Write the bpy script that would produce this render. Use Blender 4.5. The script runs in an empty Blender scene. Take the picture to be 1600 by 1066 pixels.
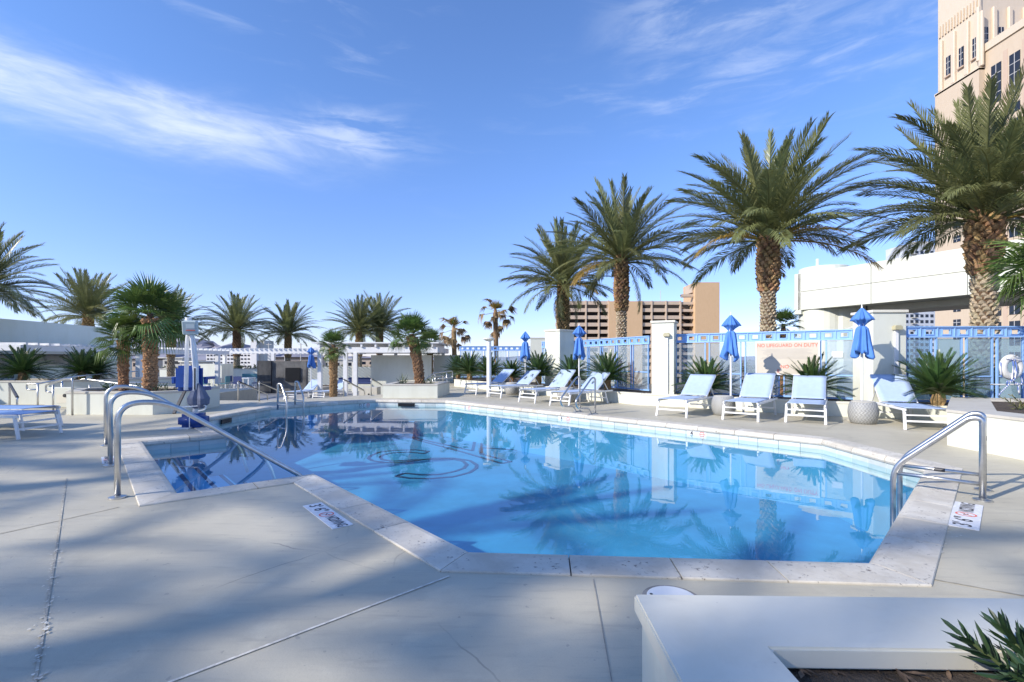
import bpy, bmesh, math, random
from mathutils import Vector, Matrix, Euler
random.seed(7)
R = math.radians
sc = bpy.context.scene
C = sc.collection

# ------------------------------------------------------------------ camera
F_PX, HZ, CAM_H = 750.0, 562.0, 1.2
cd = bpy.data.cameras.new('camera'); cam = bpy.data.objects.new('camera', cd); C.objects.link(cam)
cam.location = (0, 0, CAM_H); cam.rotation_euler = (R(90), 0, 0)
cd.sensor_width = 36.0; cd.sensor_fit = 'HORIZONTAL'; cd.lens = F_PX/1600*36
cd.shift_y = (HZ-533)/1600; cd.clip_start = 0.05; cd.clip_end = 40000
sc.camera = cam

# ------------------------------------------------------------------ sun, sky, exposure
SUN_EL = R(31); SUN_D = Vector((0.87, 0.49)).normalized()      # the way the shadows fall
sd = bpy.data.lights.new('sun', 'SUN'); so = bpy.data.objects.new('sun', sd); C.objects.link(so)
sd.energy = 3.4; sd.angle = R(0.53); sd.color = (1.0, 0.93, 0.83)
so.rotation_euler = Vector((SUN_D.x*math.cos(SUN_EL), SUN_D.y*math.cos(SUN_EL), -math.sin(SUN_EL))).to_track_quat('-Z', 'Y').to_euler()
so.location = (-20, -10, 30)
w = bpy.data.worlds.new('World'); sc.world = w; w.use_nodes = True
sc.view_settings.view_transform = 'Standard'; sc.view_settings.look = 'None'
sc.view_settings.exposure = 0.72; sc.view_settings.gamma = 1.0; sc.view_settings.use_curve_mapping = False
sc.cycles.max_bounces = 6; sc.cycles.transparent_max_bounces = 10
sc.cycles.sample_clamp_indirect = 4.0; sc.cycles.caustics_reflective = False; sc.cycles.caustics_refractive = False

class NT:
    """small helper to write node trees as expressions"""
    def __init__(s, tree): s.t = tree; s.n = tree.nodes; s.l = tree.links
    def new(s, ty, **kw):
        nd = s.n.new(ty)
        for k, v in kw.items(): setattr(nd, k, v)
        return nd
    def put(s, sock, v):
        if hasattr(v, 'is_output') or isinstance(v, bpy.types.NodeSocket): s.l.new(v, sock)
        else: sock.default_value = v
    def math(s, op, a, b=0.0, c=None, clamp=False):
        nd = s.new('ShaderNodeMath', operation=op, use_clamp=clamp)
        s.put(nd.inputs[0], a); s.put(nd.inputs[1], b)
        if c is not None: s.put(nd.inputs[2], c)
        return nd.outputs[0]
    def mix(s, f, a, b, mode='MIX'):
        nd = s.new('ShaderNodeMix', data_type='RGBA', blend_type=mode)
        s.put(nd.inputs[0], f); s.put(nd.inputs[6], a if not isinstance(a, tuple) else (*a[:3], 1)); s.put(nd.inputs[7], b if not isinstance(b, tuple) else (*b[:3], 1))
        return nd.outputs[2]
    def noise(s, vec, scale, detail=4, rough=0.55, dist=0.0):
        nd = s.new('ShaderNodeTexNoise'); s.put(nd.inputs['Vector'], vec)
        nd.inputs['Scale'].default_value = scale; nd.inputs['Detail'].default_value = detail
        nd.inputs['Roughness'].default_value = rough; nd.inputs['Distortion'].default_value = dist
        return nd.outputs[0]
    def ramp(s, f, stops):
        nd = s.new('ShaderNodeValToRGB'); s.put(nd.inputs[0], f); cr = nd.color_ramp
        while len(cr.elements) < len(stops): cr.elements.new(0.5)
        for e, (p, c) in zip(cr.elements, stops):
            e.position = p; e.color = (*c, 1) if isinstance(c, tuple) else (c, c, c, 1)
        return nd.outputs[0]
    def smooth(s, v, a, b):
        nd = s.new('ShaderNodeMapRange', interpolation_type='SMOOTHSTEP'); s.put(nd.inputs[0], v)
        nd.inputs[1].default_value = a; nd.inputs[2].default_value = b
        return nd.outputs[0]
    def mapping(s, vec, scale=(1, 1, 1), rot=(0, 0, 0), loc=(0, 0, 0)):
        nd = s.new('ShaderNodeMapping'); s.put(nd.inputs[0], vec)
        nd.inputs[1].default_value = loc; nd.inputs[2].default_value = rot; nd.inputs[3].default_value = scale
        return nd.outputs[0]

def build_world():
    t = NT(w.node_tree)
    for nd in list(t.n): t.n.remove(nd)
    sky = t.new('ShaderNodeTexSky', sky_type='NISHITA'); sky.sun_disc = False
    sky.sun_elevation = SUN_EL; sky.sun_rotation = math.atan2(-SUN_D.x, -SUN_D.y)
    sky.altitude = 600; sky.air_density = 1.0; sky.dust_density = 0.35; sky.ozone_density = 3.0
    tc = t.new('ShaderNodeTexCoord').outputs['Generated']
    sep = t.new('ShaderNodeSeparateXYZ'); t.l.new(tc, sep.inputs[0])
    x, y, z = sep.outputs
    az = t.math('MULTIPLY', t.math('ARCTAN2', x, y), 57.2958)     # degrees to the right of +Y
    el = t.math('MULTIPLY', t.math('ARCSINE', z), 57.2958)
    def gauss(v, c, wd):
        d = t.math('DIVIDE', t.math('SUBTRACT', v, c), wd)
        return t.math('POWER', 2.71828, t.math('MULTIPLY', t.math('MULTIPLY', d, d), -1.0))
    comb = t.new('ShaderNodeCombineXYZ'); t.put(comb.inputs[0], t.math('MULTIPLY', az, 0.035)); t.put(comb.inputs[1], t.math('MULTIPLY', el, 0.11))
    p1 = t.mapping(comb.outputs[0], rot=(0, 0, 0.25))
    n1 = t.noise(p1, 2.6, 8, 0.62, 0.6)
    n2 = t.noise(t.mapping(comb.outputs[0], scale=(0.8, 1.25, 1), rot=(0, 0, -0.25), loc=(3.1, 1.7, 0)), 4.2, 7, 0.6, 0.5)
    nlow = t.noise(t.mapping(comb.outputs[0], loc=(7.7, 2.1, 0)), 1.1, 3, 0.5)
    wob = t.math('MULTIPLY', t.math('SUBTRACT', n1, 0.5), 6.0)
    elw = t.math('ADD', el, wob)
    # broad streak on the left, tapering to the right
    left = t.smooth(az, -12, -36)
    c1 = t.math('MULTIPLY', gauss(elw, 21.9, 2.2), t.math('MULTIPLY', left, t.math('ADD', 0.50, t.math('MULTIPLY', t.smooth(n2, 0.30, 0.70), 0.70))))
    left2 = gauss(az, -18.5, 6.0)
    c1b = t.math('MULTIPLY', t.math('MULTIPLY', gauss(elw, 23.9, 1.6), left2), t.smooth(n2, 0.38, 0.62))
    # broken veil high on the right
    rgt = t.smooth(az, 9, 26)
    c2 = t.math('MULTIPLY', t.math('MULTIPLY', gauss(elw, 28.8, 3.2), rgt), t.smooth(n2, 0.38, 0.75))
    c2b = t.math('MULTIPLY', t.math('MULTIPLY', gauss(elw, 35, 4.0), t.smooth(az, 6, 20)), t.smooth(n1, 0.42, 0.7))
    # faint cirrus everywhere
    c3 = t.math('MULTIPLY', t.math('MULTIPLY', t.smooth(n2, 0.50, 0.8), t.smooth(nlow, 0.40, 0.7)), t.math('MULTIPLY', t.smooth(el, 10, 36), 0.28))
    tot = t.math('ADD', t.math('ADD', t.math('MULTIPLY', c1, 0.74), t.math('MULTIPLY', c1b, 0.5)), t.math('ADD', t.math('MULTIPLY', c2, 0.30), t.math('ADD', t.math('MULTIPLY', c2b, 0.36), c3)))
    tot = t.math('MULTIPLY', tot, 0.85, clamp=True)
    blue = t.mix(1.0, sky.outputs[0], t.mix(t.smooth(el, 0, 30), SKY_TINT_LOW, SKY_TINT), 'MULTIPLY')
    col = t.mix(tot, blue, CLOUD_COL)
    bg = t.new('ShaderNodeBackground'); t.l.new(col, bg.inputs[0]); bg.inputs[1].default_value = SKY_STRENGTH
    out = t.new('ShaderNodeOutputWorld'); t.l.new(bg.outputs[0], out.inputs[0])
SKY_STRENGTH = 0.14
SKY_TINT = (0.78, 0.93, 1.19)
SKY_TINT_LOW = (0.74, 0.73, 1.0)
CLOUD_COL = (4.3, 4.7, 5.5)
build_world()

# ------------------------------------------------------------------ helpers
def G(u, v, z=0.0):
    """ground point seen at photo pixel (u, v) on the level z"""
    Y = F_PX*(CAM_H-z)/(v-HZ); return Vector(((u-800)/F_PX*Y, Y, z))
def V(u, v, Y):
    return Vector(((u-800)/F_PX*Y, Y, CAM_H-(v-HZ)*Y/F_PX))
def XU(u, Y): return (u-800)/F_PX*Y

class MB:
    def __init__(s): s.v = []; s.f = []
    def add(s, vs, fs):
        o = len(s.v); s.v += [tuple(p) for p in vs]; s.f += [tuple(i+o for i in f) for f in fs]; return s
    def box(s, c, d, rz=0.0, m=None):
        hx, hy, hz = d[0]/2, d[1]/2, d[2]/2; ca, sa = math.cos(rz), math.sin(rz); vs = []
        for x, y, z in ((-hx,-hy,-hz),(hx,-hy,-hz),(hx,hy,-hz),(-hx,hy,-hz),(-hx,-hy,hz),(hx,-hy,hz),(hx,hy,hz),(-hx,hy,hz)):
            vs.append((c[0]+x*ca-y*sa, c[1]+x*sa+y*ca, c[2]+z))
        if m is not None: vs = [m @ Vector(p) for p in vs]
        return s.add(vs, [(0,3,2,1),(4,5,6,7),(0,1,5,4),(1,2,6,5),(2,3,7,6),(3,0,4,7)])
    def bar(s, a, b, wd, h, up=(0, 0, 1)):
        a, b = Vector(a), Vector(b); d = (b-a); L = d.length; d.normalize()
        up = Vector(up); sd = d.cross(up)
        if sd.length < 1e-4: sd = d.cross(Vector((0, 1, 0)))
        sd.normalize(); up = sd.cross(d); vs = []
        for p in (a, b):
            for i, j in ((-1,-1),(1,-1),(1,1),(-1,1)): vs.append(p+sd*(i*wd/2)+up*(j*h/2))
        return s.add(vs, [(0,1,2,3),(4,7,6,5),(0,4,5,1),(1,5,6,2),(2,6,7,3),(3,7,4,0)])
    def prism(s, poly, z0, z1):
        n = len(poly); vs = [(p[0], p[1], z0) for p in poly]+[(p[0], p[1], z1) for p in poly]
        fs = [tuple(reversed(range(n))), tuple(range(n, 2*n))]+[(i, (i+1) % n, n+(i+1) % n, n+i) for i in range(n)]
        return s.add(vs, fs)
    def tube(s, pts, r, n=8, caps=True):
        pts = [Vector(p) for p in pts]; m = len(pts); rs = r if isinstance(r, (list, tuple)) else [r]*m
        vs = []; prev = None
        for i, p in enumerate(pts):
            d = (pts[min(i+1, m-1)]-pts[max(i-1, 0)]).normalized()
            if prev is None:
                a = d.cross(Vector((0, 0, 1)))
                if a.length < 0.05: a = d.cross(Vector((1, 0, 0)))
            else: a = prev-d*prev.dot(d)
            a.normalize(); prev = a; b = d.cross(a)
            for k in range(n):
                t = 2*math.pi*k/n; vs.append(p+(a*math.cos(t)+b*math.sin(t))*rs[i])
        fs = [(i*n+k, i*n+(k+1) % n, (i+1)*n+(k+1) % n, (i+1)*n+k) for i in range(m-1) for k in range(n)]
        if caps: fs += [tuple(reversed(range(n))), tuple(range((m-1)*n, m*n))]
        return s.add(vs, fs)
    def lathe(s, prof, n=24, c=(0, 0, 0), fn=None, caps=True):
        vs = []
        for j, (r, z) in enumerate(prof):
            for k in range(n):
                t = 2*math.pi*k/n; rr, zz = (r, z) if fn is None else fn(r, z, t, j)
                vs.append((c[0]+rr*math.cos(t), c[1]+rr*math.sin(t), c[2]+zz))
        m = len(prof)
        fs = [(i*n+k, i*n+(k+1) % n, (i+1)*n+(k+1) % n, (i+1)*n+k) for i in range(m-1) for k in range(n)]
        if caps: fs += [tuple(reversed(range(n))), tuple(range((m-1)*n, m*n))]
        return s.add(vs, fs)
    def mesh(s, name, bevel=0.0, smooth=False, segs=1):
        me = bpy.data.meshes.new(name); me.from_pydata(s.v, [], s.f)
        if bevel:
            bm = bmesh.new(); bm.from_mesh(me)
            bmesh.ops.bevel(bm, geom=[e for e in bm.edges], offset=bevel, segments=segs, affect='EDGES', clamp_overlap=True)
            bm.to_mesh(me); bm.free()
        if smooth: me.polygons.foreach_set('use_smooth', [True]*len(me.polygons))
        me.update(); return me
    def build(s, name, mat, parent=None, loc=None, rot=None, bevel=0.0, smooth=False, segs=1):
        return ob(name, s.mesh(name, bevel, smooth, segs), mat, parent, loc, rot)
def ob(name, me, mat, parent=None, loc=None, rot=None, scale=None):
    o = bpy.data.objects.new(name, me); C.objects.link(o)
    if mat is not None:
        if len(me.materials) == 0: me.materials.append(mat)
        elif me.materials[0] is not mat:
            o.material_slots[0].link = 'OBJECT'; o.material_slots[0].material = mat
    if parent: o.parent = parent
    if loc is not None: o.location = loc
    if rot is not None: o.rotation_euler = rot
    if scale is not None: o.scale = (scale,)*3 if isinstance(scale, (int, float)) else scale
    return o
def tag(o, label, cat, group=None):
    o['label'] = label; o['category'] = cat
    if group: o['group'] = group
    return o
def struct(o): o['kind'] = 'structure'; return o
def stuff(o): o['kind'] = 'stuff'; return o
def thing(name, label, cat, loc=(0, 0, 0), rz=0.0, group=None):
    o = bpy.data.objects.new(name, None); C.objects.link(o); o.location = loc; o.rotation_euler = (0, 0, rz)
    o.empty_display_size = 0.2
    return tag(o, label, cat, group)
KIDS = {}
def copy_tree(root, loc, rz, label, group=None):
    kids = {}
    for o in C.objects:
        if o.parent is not None: kids.setdefault(o.parent.name, []).append(o)
    def rec(o, par):
        c = o.copy(); C.objects.link(c); c.parent = par
        for k in kids.get(o.name, []): rec(k, c)
        return c
    r = rec(root, None); r.location = loc; r.rotation_euler = (0, 0, rz); r['label'] = label
    if group: r['group'] = group
    return r
def fillet(pts, rad, k=6):
    """round the corners of a polyline"""
    pts = [Vector(p) for p in pts]; out = [pts[0]]
    for i in range(1, len(pts)-1):
        a, b, c = pts[i-1], pts[i], pts[i+1]; d1 = (a-b); d2 = (c-b)
        r = min(rad, d1.length*0.49, d2.length*0.49); p, q = b+d1.normalized()*r, b+d2.normalized()*r
        for j in range(k+1):
            t = j/k; out.append(p*(1-t)**2+b*2*t*(1-t)+q*t*t)
    return out+[pts[-1]]
def offset_poly(poly, d):
    """offset a counter-clockwise polygon outwards by d (mitred)"""
    n = len(poly); out = []
    for i in range(n):
        a, b, c = Vector(poly[i-1][:2]), Vector(poly[i][:2]), Vector(poly[(i+1) % n][:2])
        e1, e2 = (b-a).normalized(), (c-b).normalized(); n1, n2 = Vector((e1.y, -e1.x)), Vector((e2.y, -e2.x))
        m = (n1+n2); m = m/(m.dot(n1)); out.append(b+m*d)
    return out
def text_mesh(txt, size, mat, parent, M, name='lettering', align='CENTER', extrude=0.0, xs=1.0):
    cu = bpy.data.curves.new('lettering', 'FONT'); cu.body = txt; cu.size = size; cu.align_x = align; cu.align_y = 'CENTER'
    cu.extrude = extrude; cu.resolution_u = 3; cu.offset = size*0.012
    o = bpy.data.objects.new('lettering_curve', cu); C.objects.link(o)
    me = bpy.data.meshes.new_from_object(o); bpy.data.objects.remove(o)
    for v in me.vertices: v.co.x *= xs
    me.transform(M); r = ob(name, me, mat, parent); return r

# ------------------------------------------------------------------ materials
MATS = {}
def pmat(name, col, rough=0.6, metal=0.0, var=0.0, vscale=3.0, bump=0.0, bscale=40.0, rnd=0.0, spec=0.5, transl=0.0, col2=None, stretch=(1, 1, 1), bdist=0.02):
    m = bpy.data.materials.new(name); m.use_nodes = True; t = NT(m.node_tree)
    b = t.n['Principled BSDF']; b.inputs['Roughness'].default_value = rough; b.inputs['Metallic'].default_value = metal
    b.inputs['Specular IOR Level'].default_value = spec
    tc = t.new('ShaderNodeTexCoord').outputs['Object']; vec = t.mapping(tc, scale=stretch)
    c = (*col, 1)
    if var > 0 or col2:
        n = t.noise(vec, vscale, 6, 0.6)
        lo = col2 if col2 else tuple(x*(1-var) for x in col)
        hi = col if col2 else tuple(min(1, x*(1+var*0.6)) for x in col)
        c = t.mix(t.smooth(n, 0.3, 0.7), lo, hi)
    if rnd > 0:
        oi = t.new('ShaderNodeObjectInfo').outputs['Random']
        hsv = t.new('ShaderNodeHueSaturation'); t.put(hsv.inputs['Color'], c)
        t.put(hsv.inputs['Value'], t.math('ADD', 1-rnd, t.math('MULTIPLY', oi, 2*rnd)))
        t.put(hsv.inputs['Hue'], t.math('ADD', 0.5-rnd*0.05, t.math('MULTIPLY', t.math('FRACT', t.math('MULTIPLY', oi, 7.3)), rnd*0.1)))
        c = hsv.outputs[0]
    t.put(b.inputs['Base Color'], c)
    if bump > 0:
        bn = t.new('ShaderNodeBump'); bn.inputs['Strength'].default_value = bump; bn.inputs['Distance'].default_value = bdist
        t.l.new(t.noise(vec, bscale, 5, 0.6), bn.inputs['Height']); t.l.new(bn.outputs[0], b.inputs['Normal'])
    if transl > 0:
        tr = t.new('ShaderNodeBsdfTranslucent'); t.put(tr.inputs[0], c)
        mx = t.new('ShaderNodeMixShader'); mx.inputs[0].default_value = transl
        t.l.new(b.outputs[0], mx.inputs[1]); t.l.new(tr.outputs[0], mx.inputs[2]); t.l.new(mx.outputs[0], t.n['Material Output'].inputs[0])
    MATS[name] = m; return m

def deck_material():
    m = bpy.data.materials.new('painted_concrete'); m.use_nodes = True; t = NT(m.node_tree); b = t.n['Principled BSDF']
    tc = t.new('ShaderNodeTexCoord').outputs['Object']
    big = t.noise(tc, 0.7, 4, 0.55); mid = t.noise(tc, 4.0, 6, 0.65, 0.4); fine = t.noise(tc, 60, 3, 0.6)
    brush = t.noise(t.mapping(tc, scale=(1, 7, 1), rot=(0, 0, 0.5)), 3.0, 4, 0.6)
    c = t.mix(t.smooth(big, 0.3, 0.7), (0.46, 0.42, 0.32), (0.55, 0.505, 0.39))
    c = t.mix(t.math('MULTIPLY', t.smooth(mid, 0.48, 0.72), 0.5), c, (0.60, 0.555, 0.43))
    c = t.mix(t.math('MULTIPLY', t.smooth(brush, 0.50, 0.74), 0.5), c, (0.36, 0.335, 0.27))
    # scattered scuffs, drips and little chips with a shape of their own
    sp = t.new('ShaderNodeTexVoronoi'); t.put(sp.inputs['Vector'], tc); sp.inputs['Scale'].default_value = 2.3
    spot = t.math('LESS_THAN', sp.outputs['Distance'], t.math('MULTIPLY', t.math('SUBTRACT', mid, 0.52), 0.10))
    c = t.mix(t.math('MULTIPLY', spot, 0.55), c, (0.20, 0.20, 0.20))
    chip = t.math('GREATER_THAN', t.math('ADD', t.noise(tc, 9, 7, 0.72), t.math('MULTIPLY', big, 0.25)), 0.905)
    c = t.mix(t.math('MULTIPLY', chip, 0.7), c, (0.66, 0.62, 0.54))
    stain = t.smooth(t.noise(t.mapping(tc, loc=(5, 3, 0)), 1.6, 5, 0.65, 1.0), 0.56, 0.74)
    c = t.mix(t.math('MULTIPLY', stain, 0.45), c, (0.34, 0.315, 0.255))
    grain = t.noise(tc, 170, 2, 0.7)
    c = t.mix(t.math('MULTIPLY', t.smooth(grain, 0.56, 0.70), 0.30), c, (0.26, 0.24, 0.19))
    ce = t.new('ShaderNodeTexVoronoi', feature='DISTANCE_TO_EDGE'); ce.inputs['Scale'].default_value = 0.55
    wb = t.new('ShaderNodeMix', data_type='VECTOR'); wb.inputs[0].default_value = 0.10; t.put(wb.inputs[4], tc); nv = t.new('ShaderNodeTexNoise'); t.put(nv.inputs['Vector'], tc); nv.inputs['Scale'].default_value = 3.0; nv.inputs['Detail'].default_value = 6; t.l.new(nv.outputs[1], wb.inputs[5]); t.l.new(wb.outputs[1], ce.inputs['Vector'])
    crack = t.math('MULTIPLY', t.math('LESS_THAN', ce.outputs['Distance'], 0.0022), t.smooth(t.noise(tc, 0.9, 3), 0.50, 0.60))
    c = t.mix(t.math('MULTIPLY', crack, 0.55), c, (0.20, 0.18, 0.15))
    dots = t.math('GREATER_THAN', t.noise(t.mapping(tc, loc=(9, 1, 0)), 19.0, 2, 0.4), 0.735)
    c = t.mix(t.math('MULTIPLY', dots, 0.5), c, (0.27, 0.25, 0.22))
    t.put(b.inputs['Base Color'], c)
    t.put(b.inputs['Roughness'], t.math('ADD', 0.42, t.math('MULTIPLY', mid, 0.3)))
    bn = t.new('ShaderNodeBump'); bn.inputs['Strength'].default_value = 0.25; bn.inputs['Distance'].default_value = 0.006
    t.l.new(t.math('ADD', t.math('MULTIPLY', fine, 0.5), t.math('ADD', mid, t.math('MULTIPLY', chip, -0.5))), bn.inputs['Height']); t.l.new(bn.outputs[0], b.inputs['Normal'])
    return m
def stone_material():
    m = bpy.data.materials.new('coping_stone'); m.use_nodes = True; t = NT(m.node_tree); b = t.n['Principled BSDF']
    tc = t.new('ShaderNodeTexCoord').outputs['Object']; oi = t.new('ShaderNodeObjectInfo').outputs['Random']
    n1 = t.noise(tc, 3.0, 6, 0.65, 0.5); n2 = t.noise(tc, 14, 6, 0.7); pits = t.noise(tc, 30, 4, 0.7)
    c = t.mix(t.smooth(n1, 0.3, 0.7), (0.53, 0.48, 0.39), (0.69, 0.645, 0.55))
    c = t.mix(t.math('MULTIPLY', t.smooth(n2, 0.5, 0.75), 0.5), c, (0.42, 0.38, 0.33))
    pit = t.math('MULTIPLY', t.smooth(pits, 0.60, 0.66), t.smooth(n1, 0.42, 0.55))
    c = t.mix(t.math('MULTIPLY', pit, 0.85), c, (0.16, 0.13, 0.11))
    hsv = t.new('ShaderNodeHueSaturation'); t.put(hsv.inputs['Color'], c); t.put(hsv.inputs['Value'], t.math('ADD', 0.88, t.math('MULTIPLY', oi, 0.22)))
    t.put(b.inputs['Base Color'], hsv.outputs[0]); b.inputs['Roughness'].default_value = 0.62
    bn = t.new('ShaderNodeBump'); bn.inputs['Strength'].default_value = 0.5; bn.inputs['Distance'].default_value = 0.006
    t.l.new(t.math('SUBTRACT', n2, pit), bn.inputs['Height']); t.l.new(bn.outputs[0], b.inputs['Normal'])
    return m
def wall_material(name, col, dirt=0.12):
    m = bpy.data.materials.new(name); m.use_nodes = True; t = NT(m.node_tree); b = t.n['Principled BSDF']
    tc = t.new('ShaderNodeTexCoord').outputs['Object']
    n1 = t.noise(t.mapping(tc, scale=(1, 1, 0.25)), 2.2, 6, 0.65, 0.3); n2 = t.noise(tc, 60, 4, 0.7)
    c = t.mix(t.smooth(n1, 0.35, 0.8), col, tuple(x*(1-dirt)*(1, 0.985, 0.95)[i] for i, x in enumerate(col)))
    sp = t.math('GREATER_THAN', t.noise(tc, 34, 3, 0.6), 0.74); c = t.mix(t.math('MULTIPLY', sp, 0.45), c, (0.30, 0.28, 0.24))
    sm = t.smooth(t.noise(tc, 5.0, 5, 0.7, 0.8), 0.55, 0.75); c = t.mix(t.math('MULTIPLY', sm, dirt*1.6), c, (0.40, 0.38, 0.33))
    t.put(b.inputs['Base Color'], c); b.inputs['Roughness'].default_value = 0.6
    bn = t.new('ShaderNodeBump'); bn.inputs['Strength'].default_value = 0.16; bn.inputs['Distance'].default_value = 0.003
    t.l.new(t.math('ADD', n2, n1), bn.inputs['Height']); t.l.new(bn.outputs[0], b.inputs['Normal'])
    return m
def water_material():
    m = bpy.data.materials.new('pool_water'); m.use_nodes = True; t = NT(m.node_tree)
    for nd in list(t.n): t.n.remove(nd)
    tc = t.new('ShaderNodeTexCoord').outputs['Object']
    n1 = t.noise(t.mapping(tc, scale=(0.6, 1.0, 1), rot=(0, 0, 0.4)), 1.1, 3, 0.5, 0.4)
    n2 = t.noise(t.mapping(tc, scale=(0.8, 1.0, 1)), 4.5, 3, 0.5, 0.3)
    bn = t.new('ShaderNodeBump'); bn.inputs['Strength'].default_value = 0.22; bn.inputs['Distance'].default_value = 0.008
    t.l.new(t.math('ADD', n1, t.math('MULTIPLY', n2, 0.16)), bn.inputs['Height'])
    fr = t.new('ShaderNodeFresnel'); fr.inputs[0].default_value = 1.6; t.l.new(bn.outputs[0], fr.inputs[1])
    gl = t.new('ShaderNodeBsdfGlossy'); gl.inputs['Roughness'].default_value = 0.012; t.l.new(bn.outputs[0], gl.inputs['Normal'])
    tr = t.new('ShaderNodeBsdfTransparent'); tr.inputs[0].default_value = (0.80, 0.96, 1.0, 1)
    front = t.math('SUBTRACT', 1.0, t.new('ShaderNodeNewGeometry').outputs['Backfacing'])
    mx = t.new('ShaderNodeMixShader'); t.put(mx.inputs[0], t.math('MULTIPLY', fr.outputs[0], front)); t.l.new(tr.outputs[0], mx.inputs[1]); t.l.new(gl.outputs[0], mx.inputs[2])
    o = t.new('ShaderNodeOutputMaterial'); t.l.new(mx.outputs[0], o.inputs[0]); return m
def glass_material(name, tint, refl=1.5):
    m = bpy.data.materials.new(name); m.use_nodes = True; t = NT(m.node_tree)
    for nd in list(t.n): t.n.remove(nd)
    fr = t.new('ShaderNodeFresnel'); fr.inputs[0].default_value = refl
    gl = t.new('ShaderNodeBsdfGlossy'); gl.inputs['Roughness'].default_value = 0.02
    tr = t.new('ShaderNodeBsdfTransparent'); tr.inputs[0].default_value = (*tint, 1)
    front = t.math('SUBTRACT', 1.0, t.new('ShaderNodeNewGeometry').outputs['Backfacing'])
    mx = t.new('ShaderNodeMixShader'); t.put(mx.inputs[0], t.math('MULTIPLY', fr.outputs[0], front)); t.l.new(tr.outputs[0], mx.inputs[1]); t.l.new(gl.outputs[0], mx.inputs[2])
    df = t.new('ShaderNodeBsdfDiffuse'); df.inputs[0].default_value = (0.62, 0.74, 0.86, 1)      # pale haze painted into the panes as a light blue diffuse
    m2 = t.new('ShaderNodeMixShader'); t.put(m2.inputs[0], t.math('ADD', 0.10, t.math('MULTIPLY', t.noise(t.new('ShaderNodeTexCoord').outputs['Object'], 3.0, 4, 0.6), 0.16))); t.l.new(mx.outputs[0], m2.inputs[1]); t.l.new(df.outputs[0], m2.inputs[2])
    o = t.new('ShaderNodeOutputMaterial'); t.l.new(m2.outputs[0], o.inputs[0]); return m
def weave_material(name, c1, c2, sx, sz):
    m = bpy.data.materials.new(name); m.use_nodes = True; t = NT(m.node_tree); b = t.n['Principled BSDF']
    tc = t.new('ShaderNodeTexCoord').outputs['Object']; sep = t.new('ShaderNodeSeparateXYZ'); t.l.new(tc, sep.inputs[0])
    ang = t.math('ARCTAN2', sep.outputs[1], sep.outputs[0])
    wv = t.math('MULTIPLY', t.math('SINE', t.math('ADD', t.math('MULTIPLY', ang, sx), t.math('MULTIPLY', t.math('SINE', t.math('MULTIPLY', sep.outputs[2], sz*0.5)), 3.0))), t.math('SINE', t.math('MULTIPLY', sep.outputs[2], sz)))
    h = t.math('ADD', 0.5, t.math('MULTIPLY', wv, 0.5))
    t.put(b.inputs['Base Color'], t.mix(h, c1, c2)); b.inputs['Roughness'].default_value = 0.45
    bn = t.new('ShaderNodeBump'); bn.inputs['Strength'].default_value = 0.7; bn.inputs['Distance'].default_value = 0.008
    t.l.new(h, bn.inputs['Height']); t.l.new(bn.outputs[0], b.inputs['Normal']); return m

M_DECK = deck_material(); M_STONE = stone_material()
M_WHITE = wall_material('white_render', (0.70, 0.71, 0.62)); M_CAP = wall_material('grey_cap', (0.58, 0.55, 0.48), 0.2)
M_CAPW = wall_material('white_cap', (0.74, 0.71, 0.60), 0.10)
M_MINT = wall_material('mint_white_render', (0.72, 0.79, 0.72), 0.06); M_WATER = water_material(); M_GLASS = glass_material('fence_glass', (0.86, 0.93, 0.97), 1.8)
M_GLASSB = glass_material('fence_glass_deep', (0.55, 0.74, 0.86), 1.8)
M_PLASTER = pmat('pool_plaster', (0.065, 0.30, 0.49), 0.7, var=0.15, vscale=1.5)
M_STEP = pmat('pool_step', (0.18, 0.50, 0.74), 0.7, var=0.10, vscale=2)
M_TILE = pmat('waterline_tile', (0.66, 0.71, 0.68), 0.25, var=0.15, vscale=3, rnd=0.12)
M_LINE = pmat('navy_tile', (0.006, 0.014, 0.08), 0.4)
M_MORTAR = pmat('mortar', (0.30, 0.28, 0.25), 0.9, var=0.3, vscale=12)
M_SEAL = pmat('joint_sealant', (0.48, 0.44, 0.35), 0.8, var=0.35, vscale=9)
M_FLAKE = pmat('flaked_sealant', (0.72, 0.68, 0.58), 0.85, var=0.3, vscale=25)
M_STEEL = pmat('brushed_steel', (0.62, 0.62, 0.61), 0.34, 1.0, var=0.12, vscale=14, bump=0.03, bscale=120)
M_DARKBAND = pmat('black_tape', (0.05, 0.05, 0.055), 0.5)
M_WMETAL = pmat('white_metal', (0.80, 0.80, 0.79), 0.35, var=0.05, vscale=6)
M_BLUE = pmat('blue_paint', (0.29, 0.50, 0.86), 0.45, var=0.10, vscale=5)
M_SLING = pmat('sling_fabric', (0.40, 0.505, 0.69), 0.75, var=0.06, vscale=8, bump=0.25, bscale=320, bdist=0.002)
M_SLINGD = pmat('royal_sling_fabric', (0.24, 0.38, 0.64), 0.75, var=0.08, vscale=8)
M_UMB = pmat('umbrella_canvas', (0.085, 0.235, 0.62), 0.8, var=0.12, vscale=5, bump=0.2, bscale=200, bdist=0.002)
M_LIFT = pmat('lift_blue_plastic', (0.012, 0.06, 0.28), 0.4, var=0.15, vscale=5)
M_COVER = pmat('grey_fabric', (0.16, 0.18, 0.25), 0.85, var=0.2, vscale=6)
M_SOIL = pmat('soil', (0.10, 0.075, 0.055), 0.95, var=0.5, vscale=14, bump=1.0, bscale=60, bdist=0.03)
M_BLACK = pmat('black', (0.012, 0.012, 0.013), 0.35)
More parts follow.
